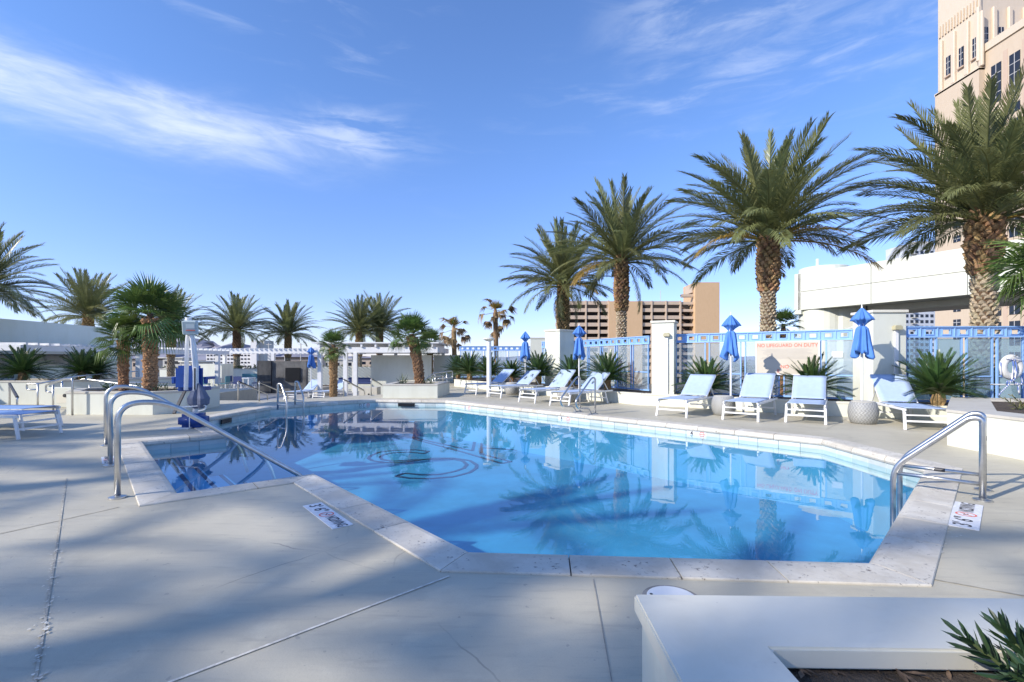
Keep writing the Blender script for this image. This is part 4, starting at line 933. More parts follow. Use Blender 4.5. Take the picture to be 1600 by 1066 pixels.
# stair rails down to the lower terrace
for k, (u, v, sg) in enumerate(((405, 627, 1), (372, 626, 1), (580, 618, 1), (537, 620, 1))):
    g = G(u, v); t = rail_set('stair_rail', ('steel stair rail left of the pool ladder', 'leftmost steel stair rail beside the long pergola', 'steel stair rail in front of the white pergola wall', 'steel stair rail beside the grey step block')[k], (g.x, g.y, 0), 'stair rails down to the lower terrace')
    MB().tube(fillet([(0, 0, 0), (0, 0, 0.55), (0.4, 0.9, 0.12), (0.4, 0.95, -0.6)], 0.06, 4), 0.02, 8).build('rail', M_STEEL, t, smooth=True); MB().tube([(0, 0, 0.56), (0.38, 0.87, 0.15)], 0.025, 8).build('grip', M_DARKBAND, t)

# ------------------------------------------------------------------ depth plates, markers, skimmer lid
def deck_plate(label, c, dirv, L, W):
    ang = math.atan2(dirv[1], dirv[0]); t = thing('depth_plate', label, 'depth marker', (c[0], c[1], 0.0), ang)
    MB().box((0, 0, 0.004), (L, W, 0.006)).build('plate', M_PLATE, t); Z = 0.0082
    text_mesh("3'", W*0.86, M_INK, t, Matrix.Translation((-L*0.39, 0, Z))); text_mesh('6"', W*0.86, M_INK, t, Matrix.Translation((-L*0.20, 0, Z)))
    b = MB(); n = 24; r0, r1 = W*0.30, W*0.37; vs = []
    for i in range(n):
        A = 2*math.pi*i/n; vs += [(math.cos(A)*r0, math.sin(A)*r0, Z), (math.cos(A)*r1, math.sin(A)*r1, Z)]
    b.add([(x, y, z) for x, y, z in vs], [(2*i, 2*i+1, (2*i+3) % (2*n), (2*i+2) % (2*n)) for i in range(n)]); b.box((0, 0, Z), (r0*1.9, W*0.05, 0.0004), R(45))
    b.build('no_diving_ring', M_REDINK, t)
    MB().box((0, 0, Z-0.0003), (r0*1.1, W*0.05, 0.0004), R(-30)).box((r0*0.45, r0*0.3, Z-0.0003), (W*0.08, W*0.08, 0.0004)).build('diver_symbol', M_INK, t)
    text_mesh('NO', W*0.72, M_INK, t, Matrix.Translation((L*0.165, 0, Z)), xs=0.55); text_mesh('DIVING', W*0.72, M_INK, t, Matrix.Translation((L*0.355, 0, Z)), xs=0.55)
    return t
deck_plate('white three foot six no diving plate on the left foreground deck', (-1.43, 3.70), (0.44, -0.53), 0.69, 0.15)
deck_plate('white three foot six no diving plate beside the right handrail', (3.50, 3.70), (0.62, 0.60), 0.82, 0.17)
deck_plate('worn white plate on the deck beside the furthest left handrail', tuple(G(170, 719).xy), (-0.55, 0.62), 0.5, 0.13)
def tile_mark(label, i, s, txt):
    a, c = Vector(PW[i]), Vector(PW[(i+1) % n_pool]); d = (c-a).normalized(); p = a+d*s; nn = Vector((-d.y, d.x))*0.0135; ang = math.atan2(-d.y, -d.x)
    t = thing('tile_marker', label, 'depth marker', (p.x+nn.x, p.y+nn.y, -0.125), ang+math.pi*0)
    MB().box((0, 0, 0), (0.36, 0.002, 0.125)).build('tile_face', M_PLATE, t)
    text_mesh(txt, 0.11, M_INK, t, Matrix.Translation((-0.09, -0.002, 0)) @ RX)
    b = MB(); n = 20; vs = []
    for k in range(n):
        A = 2*math.pi*k/n; vs += [(0.10+math.cos(A)*0.035, -0.002, math.sin(A)*0.035), (0.10+math.cos(A)*0.047, -0.002, math.sin(A)*0.047)]
    b.add(vs, [(2*k, (2*k+2) % (2*n), (2*k+3) % (2*n), 2*k+1) for k in range(n)]); b.box((0.10, -0.002, 0), (0.075, 0.001, 0.012)); b.build('no_diving_ring', M_REDINK, t)
n_pool = len(POOL)
tile_mark('waterline marker reading four below the third umbrella', 3, 1.95, '4'); tile_mark('waterline marker reading four below the pool exit rails', 3, 5.0, '4'); tile_mark('small waterline marker on the long edge left of the loungers', 3, 8.5, '4')
tile_mark('waterline marker on the far edge below the terrace umbrella', 5, 0.35, 'D C')
g = G(1050, 937); t = thing('skimmer_lid', 'round white skimmer lid half hidden behind the foreground planter', 'skimmer lid', (g.x, g.y, 0))
MB().lathe([(0.145, 0.0), (0.145, 0.005), (0.128, 0.006)], 32).build('collar', M_MORTAR, t); MB().lathe([(0.122, 0.004), (0.122, 0.011), (0.115, 0.013), (0.02, 0.014)], 32).build('lid', M_WMETAL, t); MB().lathe([(0.008, 0.0142), (0.008, 0.0148)], 10, (-0.095, 0.03, 0)).build('screw_hole', M_BLACK, t)

# ------------------------------------------------------------------ pool lift on the peninsula
g = G(303, 668); t = thing('pool_lift', 'white pool access lift with blue seat and blue base cover', 'pool lift', (g.x, g.y, 0), R(8))
def lb(nm, b, m, par=None, **k): return b.build(nm, m, par or t, **k)
lb('base_cover', MB().box((0, 0, 0.13), (0.40, 0.36, 0.24)), M_LIFT, bevel=0.06, segs=4, smooth=True); lb('strap', MB().box((0.02, -0.192, 0.13), (0.012, 0.006, 0.25)).box((0.02, 0, 0.257), (0.012, 0.38, 0.006)), M_WMETAL)
lb('base_plate', MB().box((-0.15, -0.15, 0.012), (0.35, 0.2, 0.02)), M_WMETAL)
lb('mast', MB().tube([(0.03, 0, 0.25), (0.03, 0, 1.15)], 0.045, 12).tube([(0.03, 0, 1.1), (0.0, 0, 1.45), (-0.07, 0.0, 1.78)], 0.04, 12), M_WMETAL)
lb('actuator', MB().tube([(0.05, -0.06, 0.75), (-0.02, -0.07, 1.74)], 0.022, 10).box((0.055, -0.07, 0.86), (0.06, 0.05, 0.42)), M_WMETAL)
lb('scale_strip', MB().box((0.06, -0.0975, 0.86), (0.026, 0.003, 0.38)), M_DARKBAND)
lb('arm', MB().tube([(-0.07, 0, 1.86), (-0.12, 0.02, 1.5), (-0.15, 0.04, 0.66)], 0.034, 10), M_WMETAL)
bx_ = lb('battery_box', MB().box((0, 0, 0), (0.22, 0.12, 0.24)), pmat('lift_box', (0.42, 0.50, 0.50), 0.4), bevel=0.012); bx_.location = (-0.02, -0.08, 1.76); bx_.rotation_euler = (R(12), 0, R(8))
lb('display', MB().box((0.02, -0.063, 0.03), (0.13, 0.004, 0.07)), pmat('lift_display', (0.62, 0.68, 0.66), 0.3), bx_); lb('red_stripe', MB().box((0.02, -0.063, -0.04), (0.14, 0.004, 0.015)), M_REDINK, bx_)
lb('top_cap', MB().tube([(-0.09, 0, 1.80), (-0.09, 0, 1.94)], 0.05, 12), M_WMETAL)
seat_r = lb('seat_back', MB().box((-0.22, 0.30, 0.87), (0.46, 0.10, 0.44)), M_LIFT, bevel=0.045, segs=2); lb('seat_pan', MB().box((-0.22, 0.50, 0.66), (0.46, 0.42, 0.07)), M_LIFT, bevel=0.03, segs=2)
for sx in (-0.49, 0.05): lb('arm_rest', MB().box((sx, 0.46, 0.86), (0.07, 0.34, 0.05)).box((sx, 0.32, 0.82), (0.06, 0.06, 0.12)), M_LIFT, bevel=0.012)
lb('foot_rest', MB().bar((-0.45, 0.62, 0.62), (-0.48, 0.3, 0.22), 0.05, 0.03), M_DARKBAND)
cv = MB(); pts = [(0.03,-0.02,0.78,0.02),(0.03,-0.03,0.66,0.10),(0.02,-0.04,0.52,0.17),(0.04,-0.03,0.42,0.16),(0.05,-0.03,0.34,0.07)]
cv.lathe([(r, z) for _, _, z, r in pts], 20, (0.10, -0.06, 0), fn=lambda r, z, a, j: (r*(0.75+0.4*math.cos(2*a+0.5)+0.12*math.sin(5*a)), z)); lb('fabric_cover', cv, M_COVER)
lb('grab_handle', MB().tube(fillet([(0.12, -0.1, 0.30), (0.24, -0.12, 0.32), (0.26, -0.12, 0.40), (-0.26, -0.1, 0.36)], 0.05, 4), 0.012, 8), M_WMETAL)
SHADE_PALMS = [(-20, -1.6, 12.2, 1.0), (-20, 0.6, 11.6, 0.75), (-21, 2.6, 12.6, 1.0), (-19.5, 6.2, 11.0, 1.0), (-21, 9.8, 10.4, 0.9)]
# ------------------------------------------------------------------ left side: bar, planter wall, ramp rails
M_MARBLE = bpy.data.materials.new('veined_marble'); M_MARBLE.use_nodes = True; tt = NT(M_MARBLE.node_tree); tc_ = tt.new('ShaderNodeTexCoord').outputs['Object']
wv = tt.new('ShaderNodeTexWave'); wv.bands_direction = 'DIAGONAL'; wv.inputs['Scale'].default_value = 0.9; wv.inputs['Distortion'].default_value = 7; wv.inputs['Detail'].default_value = 5; tt.put(wv.inputs['Vector'], tc_)
tt.put(tt.n['Principled BSDF'].inputs['Base Color'], tt.mix(tt.smooth(wv.outputs[1], 0.78, 1.0), (0.62, 0.66, 0.66), (0.30, 0.35, 0.37))); tt.n['Principled BSDF'].inputs['Roughness'].default_value = 0.25
t = thing('poolside_bar', 'white walled poolside bar with marble back wall at far left', 'bar', (-17.3, 16.0, 0.0))
vs = []; n_ = 14
for i in range(n_+1):
    y = -9+15.5*i/n_; bow = -0.5*(1-math.cos(i/n_*1.6)); vs += [(bow, y, 0), (bow, y, 2.62-0.02*i/n_), (bow-0.35, y, 0), (bow-0.35, y, 2.62-0.02*i/n_)]
fs = []
for i in range(n_): a = 4*i; b_ = a+4; fs += [(a, b_, b_+1, a+1), (a+2, a+3, b_+3, b_+2), (a+1, b_+1, b_+3, a+3)]
fs += [(4*n_, 4*n_+2, 4*n_+3, 4*n_+1), (0, 1, 3, 2)]
MB().add(vs, fs).build('curved_wall', M_MINT, t, smooth=False)
for i in range(3): MB().box((0.06, 0.2+1.62*i, 0.73), (0.04, 1.6, 1.30)).build('marble_panel', M_MARBLE, t)
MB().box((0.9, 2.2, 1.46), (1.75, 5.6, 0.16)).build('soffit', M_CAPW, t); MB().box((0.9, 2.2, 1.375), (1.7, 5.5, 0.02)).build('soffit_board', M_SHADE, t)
MB().box((0.9, 1.4, 0.50), (0.6, 2.6, 1.0)).build('counter', M_MINT, t); MB().box((0.9, 1.4, 1.02), (0.75, 2.8, 0.045)).build('counter_top', M_CAP, t)
def pergola(label, loc, rz, L, D, z0, zb, zt, posts, nsl, sl_along='y', group='white pergolas'):
    t = thing('pergola', label, 'pergola', loc, rz, group); bh = zt-zb
    for y in (0, D): MB().box((L/2, y, (zb+zt)/2), (L, 0.12, bh)).build('beam', M_WMETAL, t)
    for x in (0.1, L-0.1): MB().box((x, D/2, (zb+zt)/2), (0.12, D-0.122, bh*0.9)).build('beam', M_WMETAL, t)
    pm = MB().box((0, 0, (z0+zb)/2), (0.17, 0.17, zb-z0)).mesh('post')
    for x, y in posts: ob('post', pm, M_WMETAL, t, (x, y, 0))
    sm = MB().box((0, D/2, zt+0.036), (0.06, D+0.3, 0.07)).mesh('slat')
    for i in range(nsl): ob('slat', sm, M_WMETAL, t, (0.1+(L-0.2)*i/(nsl-1), 0, 0))
    return t
pergola('white slatted pergola over the poolside bar at left', (-14.6, 14.2, 0), R(90), 10.5, 2.3, 0, 1.46, 1.64, [(2.6, 0.0), (4.6, 0.0), (9.6, 0.0)], 30)
pergola('long low white pergola across the lower terrace', (XU(292, 27), 27, 0), 0, 9.1, 3.2, -0.62, 1.55, 1.76, [(XU(427, 27)-XU(292, 27), 0.0), (XU(360, 27)-XU(292, 27)+0.6, 3.2), (0.2, 3.2)], 34)
# higher pergola with the open box roof
x0, x1, Y0 = XU(492, 23), XU(684, 23), 23.0
t = thing('pergola', 'higher white pergola with boxed roof above the white wall', 'pergola', (x0, Y0, 0), 0, 'white pergolas'); L = x1-x0
for y in (0, 3.6): MB().box((L/2, y, 1.66), (L, 0.14, 0.26)).build('beam', M_WMETAL, t)
MB().box((L/2, 1.8, 2.0), (L+0.15, 4.0, 0.055)).build('roof_board', M_WMETAL, t)
for i in range(9):
    x = 0.25+(L-0.5)*i/8; MB().box((x, 1.8, 1.885), (0.09, 3.9, 0.17)).build('rafter', M_WMETAL, t)
for u in (500, 540, 555.5): MB().box((XU(u, 23)-x0, 0.0, 0.455), (0.18, 0.18, 2.15)).build('post', M_WMETAL, t)
for u in (514, 590, 676): MB().box((XU(u, 23)-x0, 3.6, 0.455), (0.15, 0.15, 2.15)).build('post', M_WMETAL, t)
for x_ in (0.0, L): MB().box((x_, 1.8, 1.66), (0.12, 3.45, 0.24)).build('beam', M_WMETAL, t)
# white wall under it, further wall to the right
t = thing('garden_wall', 'tall white wall under the higher pergola', 'wall', (XU(626, 24), 24.2, -0.62), 0); wd_ = XU(674, 24)-XU(580, 24); MB().box((0, 0, 1.02), (wd_, 0.25, 2.04)).build('wall', M_WHITE, t); MB().box((wd_*0.18, -0.25, 0.78), (wd_*0.38, 0.3, 0.05)).build('shelf', M_CAPW, t)
t = thing('garden_wall', 'white wall joining the pergola to the far blue fence', 'wall', (XU(700, 26), 26.0, -0.62)); MB().box((0, 0, 1.0), (1.5, 0.25, 2.03)).build('wall', M_WHITE, t); MB().box((0, 0, 2.035), (1.56, 0.31, 0.04)).build('cap', M_CAP, t)
# dark stone media wall
Yt = 26.0; M_DSTONE = pmat('dark_stone', (0.10, 0.10, 0.098), 0.4, col2=(0.035, 0.036, 0.038), vscale=2.2, stretch=(1, 1, 0.4)); M_GSTONE = pmat('grey_stone', (0.17, 0.165, 0.155), 0.5, col2=(0.075, 0.073, 0.07), vscale=1.8)
t = thing('media_wall', 'dark marble media wall with a black screen on the lower terrace', 'wall', (XU(440, Yt), Yt, -0.62)); xa, xb, xc = XU(406, Yt)-XU(440, Yt), XU(427, Yt)-XU(440, Yt), XU(480, Yt)-XU(440, Yt)
MB().box(((xa+xb)/2, -0.1, 0.88), (xb-xa, 0.35, 1.76)).build('dark_slab', M_DSTONE, t)
nx = 3
for i in range(nx):
    for j in range(2): MB().box((xb+(xc-xb)*(i+0.5)/nx, 0.0, 0.44+0.87*j), ((xc-xb)/nx-0.008, 0.3, 0.862)).build('stone_panel', M_GSTONE, t)
sx_ = XU(460, Yt)-XU(440, Yt); MB().box((sx_, -0.19, 1.02), (0.78, 0.06, 0.72)).build('screen', M_BLACK, t)
# back parapet with hedge
t = thing('parapet', 'long white parapet wall at the back of the lower terrace', 'wall', (XU(460, 36), 36, -0.62)); MB().box((0, 0, 0.55), (20.0, 0.3, 1.1)).build('wall', M_WHITE, t); MB().box((0, 0, 1.12), (20.1, 0.36, 0.05)).build('cap', M_CAP, t)
def leafy_mass(name, mat, boxes, n, size, seed):
    random.seed(seed); b = MB()
    for (cx, cy, cz, sx, sy, sz) in boxes:
        for _ in range(n):
            p = Vector((cx+random.gauss(0, sx/2.6), cy+random.gauss(0, sy/2.6), cz+abs(random.gauss(0, sz/2.2)))); d = Vector((random.uniform(-1, 1), random.uniform(-1, 1), random.uniform(-0.3, 1))).normalized()
            e = d.cross(Vector((random.random(), random.random(), random.random()))).normalized(); s_ = size*random.uniform(0.6, 1.4)
            b.add([p-e*s_*0.3, p+d*s_*0.5-e*0.0, p+e*s_*0.3, p-d*s_*0.5], [(0, 1, 2, 3)])
    return b.build(name, mat)
M_HEDGE = pmat('hedge_leaf', (0.10, 0.13, 0.035), 0.6, var=0.4, vscale=2, transl=0.2)
h = leafy_mass('hedge', M_HEDGE, [(XU(460, 36.2)-9.5+i*0.8, 36.45, 0.45, 0.9, 0.5, 0.35) for i in range(25)], 70, 0.16, 3); tag(h, 'low clipped hedge along the back parapet', 'hedge')
t = thing('garden_wall', 'white box wall behind the dining tables at left', 'wall', (XU(333, 29), 29, -0.62)); MB().box((0, 0, 0.78), (1.75, 1.2, 1.56)).build('wall', M_WHITE, t)
# dining sets on the lower terrace
M_TEAL = pmat('teal_fabric', (0.09, 0.23, 0.27), 0.8); M_NAVY = pmat('navy_fabric', (0.03, 0.05, 0.16), 0.8)
def chair(label, x, y, rz, m):
    t = thing('dining_chair', label, 'chair', (x, y, -0.62), rz, 'dining chairs on the lower terrace'); MB().box((0, 0, 0.44), (0.46, 0.46, 0.05)).build('seat', m, t)
    MB().box((0, 0.23, 0.68), (0.46, 0.04, 0.36)).build('backrest', m, t)
    lm = MB().box((0, 0, 0.21), (0.035, 0.035, 0.42)).mesh('leg')
    for sx in (-0.2, 0.2):
        for sy in (-0.2, 0.22): ob('leg', lm, M_WMETAL, t, (sx, sy, 0))
    return t
def table(label, x, y):
    t = thing('dining_table', label, 'table', (x, y, -0.62), 0, 'dining tables on the lower terrace'); MB().box((0, 0, 0.73), (0.8, 0.8, 0.04)).build('table_top', M_WMETAL, t)
    for sx in (-0.34, 0.34):
        for sy in (-0.34, 0.34): MB().box((sx, sy, 0.355), (0.05, 0.05, 0.71)).build('leg', M_WMETAL, t)
for i, (u, Y, m, c_) in enumerate(((330, 27.8, M_TEAL, 'teal'), (384, 28.4, M_NAVY, 'navy'))):
    x = XU(u, Y); nm = ('beside the white box wall', 'in front of the back parapet')[i]; table('white dining table '+nm, x, Y)
    chair(c_+' dining chair left of the table '+nm, x-0.72, Y, R(90), m); chair(c_+' dining chair right of the table '+nm, x+0.72, Y, R(-90), m); chair(c_+' dining chair nearest us at the table '+nm, x+0.05, Y-0.72, R(180), m)
t = thing('bench_seat', 'long teal cushioned bench against the back parapet', 'bench', (XU(392, 34), 35.2, -0.62)); MB().box((0, 0, 0.22), (2.8, 0.6, 0.44)).build('base', M_WHITE, t); MB().box((0, 0.22, 0.62), (2.8, 0.14, 0.32)).build('back_cushion', M_TEAL, t, bevel=0.03); MB().box((0, -0.04, 0.49), (2.8, 0.5, 0.1)).build('seat_cushion', M_TEAL, t, bevel=0.03)
t = thing('bench_seat', 'navy cushioned bench behind the pergola posts', 'bench', (XU(570, 28), 28.0, -0.62)); MB().box((0, 0, 0.2), (3.2, 0.7, 0.4)).build('base', M_WHITE, t); MB().box((0, 0.24, 0.58), (3.2, 0.16, 0.36)).build('back_cushion', M_NAVY, t, bevel=0.03); MB().box((0, -0.06, 0.45), (3.2, 0.5, 0.1)).build('seat_cushion', M_NAVY, t, bevel=0.03)
t = thing('garden_wall', 'white back wall with sun patches behind the pergola posts', 'wall', (XU(560, 30), 30.0, -0.62)); MB().box((0, 0, 0.68), (6.5, 0.25, 1.36)).build('wall', M_WHITE, t)
# grey step block with a handle and a stone ledge by the far loungers
g = G(548, 621.5); t = thing('step_block', 'grey cabinet block at the top of the terrace steps', 'cabinet', (g.x, 17.2, -0.62)); MB().box((0, 0, 0.42), (0.62, 0.5, 0.84)).build('body', M_CAP, t); MB().box((0.02, -0.255, 0.55), (0.05, 0.01, 0.14)).build('handle', M_BLACK, t)
t = thing('fire_table', 'round grey stone fire table behind the far loungers', 'table', (XU(508, 24.6), 24.6, -0.62)); MB().lathe([(0.42, 0), (0.50, 0.1), (0.62, 0.42), (0.62, 0.46), (0.5, 0.47)], 28).build('bowl', M_CAP, t); MB().lathe([(0.44, 0.44), (0.3, 0.50), (0.05, 0.52)], 20).build('stones', M_SOIL, t)
# left planter wall (sagos on it) and ramp
pl = planter('long white planter wall with sago palms at the left edge', [(-21, 12.9), (-12.45, 12.9), (-10.4, 15.4), (-10.9, 16.4), (-13.2, 14.5), (-21, 14.5)], 0.63)
for i, (u, Y, s, lab) in enumerate(((36, 13.55, 1.1, 'dark sago palm on the left planter wall, nearest the picture edge'), (128, 14.0, 0.98, 'left one of the paired dark sago palms on the left planter wall'), (150, 14.35, 0.9, 'right one of the paired dark sago palms on the left planter wall'))):
    sago(lab, XU(u, Y), Y, 0.57, s*0.74, 66, 0.28, 40+i, 'sago palms on the left planter wall', lo=-8)
g = G(90, 637); t = thing('stub_wall', 'short white wall with a round hose outlet beside the ramp', 'wall', (g.x, g.y+0.15, 0)); MB().box((0, 0, 0.25), (0.72, 0.25, 0.50)).build('wall', M_WHITE, t, bevel=0.01); MB().tube([(0.18, -0.145, 0.30), (0.18, -0.16, 0.30)], 0.045, 16).build('hose_outlet', M_DARKBAND, t); MB().box((0.09, -0.127, 0.22), (0.28, 0.006, 0.22)).build('cover_plate', M_CAPW, t)
for (c, pts, lab) in (((G(55, 642)), [(0, 0, 0), (0, 0, 0.72), (0.75, 0.0, 0.72)], None),):
    pass
def lrail(lab, pts, posts, r=0.021, grip=None):
    o = Vector(pts[0]); t = thing('ramp_rail', lab, 'handrail', (o.x, o.y, 0), 0, 'steel rails along the ramp'); P = [Vector(p)-Vector((o.x, o.y, 0)) for p in pts]
    MB().tube(fillet(P, 0.05, 4), r, 9).build('rail', M_STEEL, t, smooth=True)
    for x, y, z in posts: MB().tube([(x-o.x, y-o.y, 0), (x-o.x, y-o.y, z)], r, 9).build('post', M_STEEL, t, smooth=True)
    if grip: a_, b_ = (Vector(p)-Vector((o.x, o.y, 0)) for p in grip); MB().tube([a_, b_], r*1.35, 9).build('grip', M_DARKBAND, t)
    return t
p1, p2 = V(15, 600, 11.2), V(27, 621, 10.0)
lrail('short steel rail with black grip behind the left loungers', [(p1.x, p1.y, 0), tuple(p1), tuple(p2), (p2.x, p2.y, 0)], [], grip=(p1, p2))
a1, a2, a3 = V(42, 600, 12.0), V(59, 600, 12.0), V(97, 593, 12.6)
lrail('steel ramp rail with a squared return end at left', [tuple(V(59, 609, 12.0)), tuple(V(42, 609, 12.0)), tuple(a1), tuple(a2), tuple(V(120, 588, 13.2)), tuple(V(215, 580, 16.0))], [(a2.x, a2.y, a2.z), (V(97, 590, 12.6).x, 12.6, V(97, 592, 12.6).z)])
b1, b2 = V(113, 592, 10.35), V(83, 601, 11.4)
lrail('steel ramp rail along the fan palm planter', [(b1.x, b1.y, 0), tuple(b1), tuple(V(100, 592.5, 10.8)), tuple(V(72, 602, 11.8)), tuple(V(72, 613, 11.8)), tuple(V(84, 613, 11.8))], [(b2.x, b2.y, b2.z)])
lrail('low steel ramp rail sloping behind the fan palm planter', [tuple(V(118, 598, 13.4)), tuple(V(130, 592, 13.4)), tuple(V(240, 607, 13.0)), tuple(V(262, 612, 12.9))], [(V(140, 600, 13.4).x, 13.4, 0.5), (V(180, 600, 13.2).x, 13.2, 0.4)])
lrail('upper steel ramp rail behind the fan palm planter', [tuple(V(112, 598, 14.0)), tuple(V(265, 598, 14.0))], [(V(158, 600, 14.0).x, 14.0, 0.55), (V(200, 600, 14.0).x, 14.0, 0.55)])
# ramp rail behind the centre box planter
for k, dz in enumerate((0.0, -0.16)):
    pass
ra = [tuple(V(657, 598, 17.6)), tuple(V(680, 583, 18.6)), tuple(V(707, 580, 19.2)), tuple(V(707, 590, 19.2)), tuple(V(684, 592, 18.7))]
lrail('upper steel ramp rail with a looped end behind the centre planter', ra, [(ra[1][0], ra[1][1], ra[1][2]), (V(698, 582, 19.0).x, 19.0, V(698, 581, 19.0).z)], 0.024)
rb = [tuple(V(652, 604, 17.4)), tuple(V(676, 589, 18.4)), tuple(V(692, 587, 18.8)), tuple(V(692, 598, 18.8))]
lrail('lower steel ramp rail with a looped end behind the centre planter', rb, [(rb[1][0], rb[1][1], rb[1][2]), (V(671, 590, 18.2).x, 18.2, V(671, 592, 18.2).z)], 0.024)
# agave-like shrubs in the centre planter and leafy cover in the left planter
def leaf_shrub(lab, x, y, z, n, L, mat, seed, cat='shrub', wd=0.05):
    random.seed(seed); t = thing('leafy_shrub', lab, cat, (x, y, z)); lm = MB().add([(0, 0, 0), (0.45, -wd, 0.06), (1, 0, 0.0), (0.45, wd, 0.06), (0.45, 0, 0.02)], [(0,1,4),(1,2,4),(4,2,3),(0,4,3)]).mesh('leaf')
    for i in range(n):
        rm = Matrix.Rotation(i*2.4, 3, 'Z') @ Matrix.Rotation(-random.uniform(0.3, 1.35), 3, 'Y') @ Matrix.Rotation(random.uniform(-1, 1), 3, 'X')
        ob('leaf', lm, mat, t, (random.gauss(0, 0.07), random.gauss(0, 0.07), random.uniform(0, 0.1)), rm.to_euler(), L*random.uniform(0.7, 1.2))
M_SHRUB = pmat('grey_green_leaf', (0.14, 0.18, 0.11), 0.55, rnd=0.25, transl=0.15)
leaf_shrub('grey green leafy shrub left of the trunk in the centre planter', XU(630, 15.6), 15.6, 0.37, 26, 0.32, M_SHRUB, 1); leaf_shrub('grey green leafy shrub right of the trunk in the centre planter', XU(672, 15.6), 15.6, 0.37, 22, 0.28, M_SHRUB, 2)
leaf_shrub('low dark shrub at the foot of the slim fan palm', XU(182, 11.2), 11.0, 0.44, 26, 0.22, M_SAGO, 3); leaf_shrub('low dark shrub between the two fan palms', XU(214, 11.0), 10.95, 0.44, 24, 0.2, M_SAGO, 4); leaf_shrub('low dark shrub right of the stout fan palm', XU(254, 11.0), 11.0, 0.44, 24, 0.2, M_SAGO, 5)
# outlying buildings -------------------------------------------------------
# parking garage
Yg = 200.0; gx = lambda u: XU(u, Yg); gz = lambda v: CAM_H-(v-HZ)*Yg/F_PX
t = thing('parking_garage', 'tan multi-storey parking garage with dark open levels', 'parking garage', (gx(1000), Yg, -9)); X = lambda u: gx(u)-gx(1000); Z = lambda v: gz(v)+9
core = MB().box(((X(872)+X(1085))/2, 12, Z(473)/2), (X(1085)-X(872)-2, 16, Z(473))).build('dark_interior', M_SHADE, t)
lev = [470.5+11.3*k for k in range(11)]
def band(u0, u1, v0, v1, dy=0.0, m=None, nm='spandrel', dp=1.2): return MB().box(((X(u0)+X(u1))/2, dy+dp/2, (Z(v0)+Z(v1))/2), (X(u1)-X(u0), dp, Z(v0)-Z(v1))).build(nm, m or M_TANL, t)
for k, v in enumerate(lev):
    band(868, 951.2, v, v+5.6); band(1002.8, 1065, v, v+5.6, 0.2)
    band(1065, 1085.5, v-11.3*0.9, v-11.3*0.9+4.2, 0.4)
band(1065, 1085.5, 459.5, 463.0, 0.3)
for u in (870, 915.5, 935.5, 951): band(u-1.0, u+1.0, 469.5, 600, -0.35, nm='column')
for u in (1003, 1018.5, 1041, 1063.5): band(u-1.0, u+1.0, 470, 600, -0.15, nm='column')
band(951, 1003, 471, 600, -0.6, M_TAN, 'solid_bay', 10); band(1084.2, 1122, 442, 600, -1.5, M_TAN, 'stair_tower', 14); band(1081.5, 1084.0, 444.5, 457, 0.5, M_TANL, 'stair_tower_edge', 8)
for k in range(9): MB().bar((X(1066), 3.0, Z(470+11.3*k)-2), (X(1084), 5.0, Z(470+11.3*k)-4.4), 0.8, 0.5).build('stair_flight', M_TANL, t)
for u in (1001, 1039): MB().tube([(X(u), 6, Z(470)), (X(u), 6, Z(451))], 0.12, 5).build('light_mast', M_CAP, t)
# peach tower
Yt0, Xt = 100.0, 97.3; t = thing('hotel_tower', 'tall peach stucco tower with dark windows at the right edge', 'building', (Xt, Yt0, -9)); zz = lambda z: z+9
MB().box((17, 5.2, zz(62)/2), (34, 10.4, zz(62))).build('shaft', M_PEACH, t)
MB().box((17.3, 5.5, zz(74)), (33.2, 9.8, 24)).build('upper_shaft', M_CREAM, t)
MB().box((17.1, 5.3, zz(62)-0.1), (34.2, 10.6, 0.6)).build('cornice', M_CREAM, t)
def window(w_, h_, nx, nz, face, x, y, z, frame=True):
    """face 'W' looks to -X, 'S' looks to -Y (towards the camera)"""
    b = MB().box((0, 0, 0), (w_, 0.16, h_)); o = b.build('window', M_WIN, t); o.location = (x, y, z); o.rotation_euler = (0, 0, 0 if face == 'S' else R(-90))
    f = MB()
    for i in range(1, nx): f.box((-w_/2+w_*i/nx, -0.09, 0), (0.12, 0.06, h_))
    for i in range(1, nz): f.box((0, -0.085, -h_/2+h_*i/nz), (w_, 0.05, 0.12))
    if f.v: f.build('glazing_bar', M_WINF, o)
    return o
for k in range(16): window(1.7, 1.35, 2, 2, 'W', -0.02, 4.9, zz(52.0-3.05*k))
for i in range(3):                                   # shaft crown: pilasters, tall windows, sills
    y = 1.5+3.1*i; z = zz(67.2)
    window(1.05, 4.1, 2, 3, 'W', 0.62, y, z); MB().box((0.50, y, z-2.4), (0.5, 1.5, 0.3)).build('sill', M_PINK, t)
for i in range(4): MB().box((0.42, -0.05+3.15*i, zz(68)), (0.65, 0.9, 11.5)).build('pilaster', M_CREAM, t, bevel=0.15)
for i in range(14): MB().box((0.55, 0.4+0.72*i, zz(76)), (0.35, 0.3, 2.6)).build('baluster', M_CREAM, t)
for i in range(10):
    x = 1.9+3.25*i; window(1.05, 4.1, 2, 3, 'S', x, 0.58, zz(68.8)); MB().box((x, 0.42, zz(66.3)), (1.6, 0.5, 0.3)).build('sill', M_PINK, t); MB().box((x-1.6, 0.36, zz(69.2)), (0.9, 0.6, 11.5)).build('pilaster', M_CREAM, t, bevel=0.15)
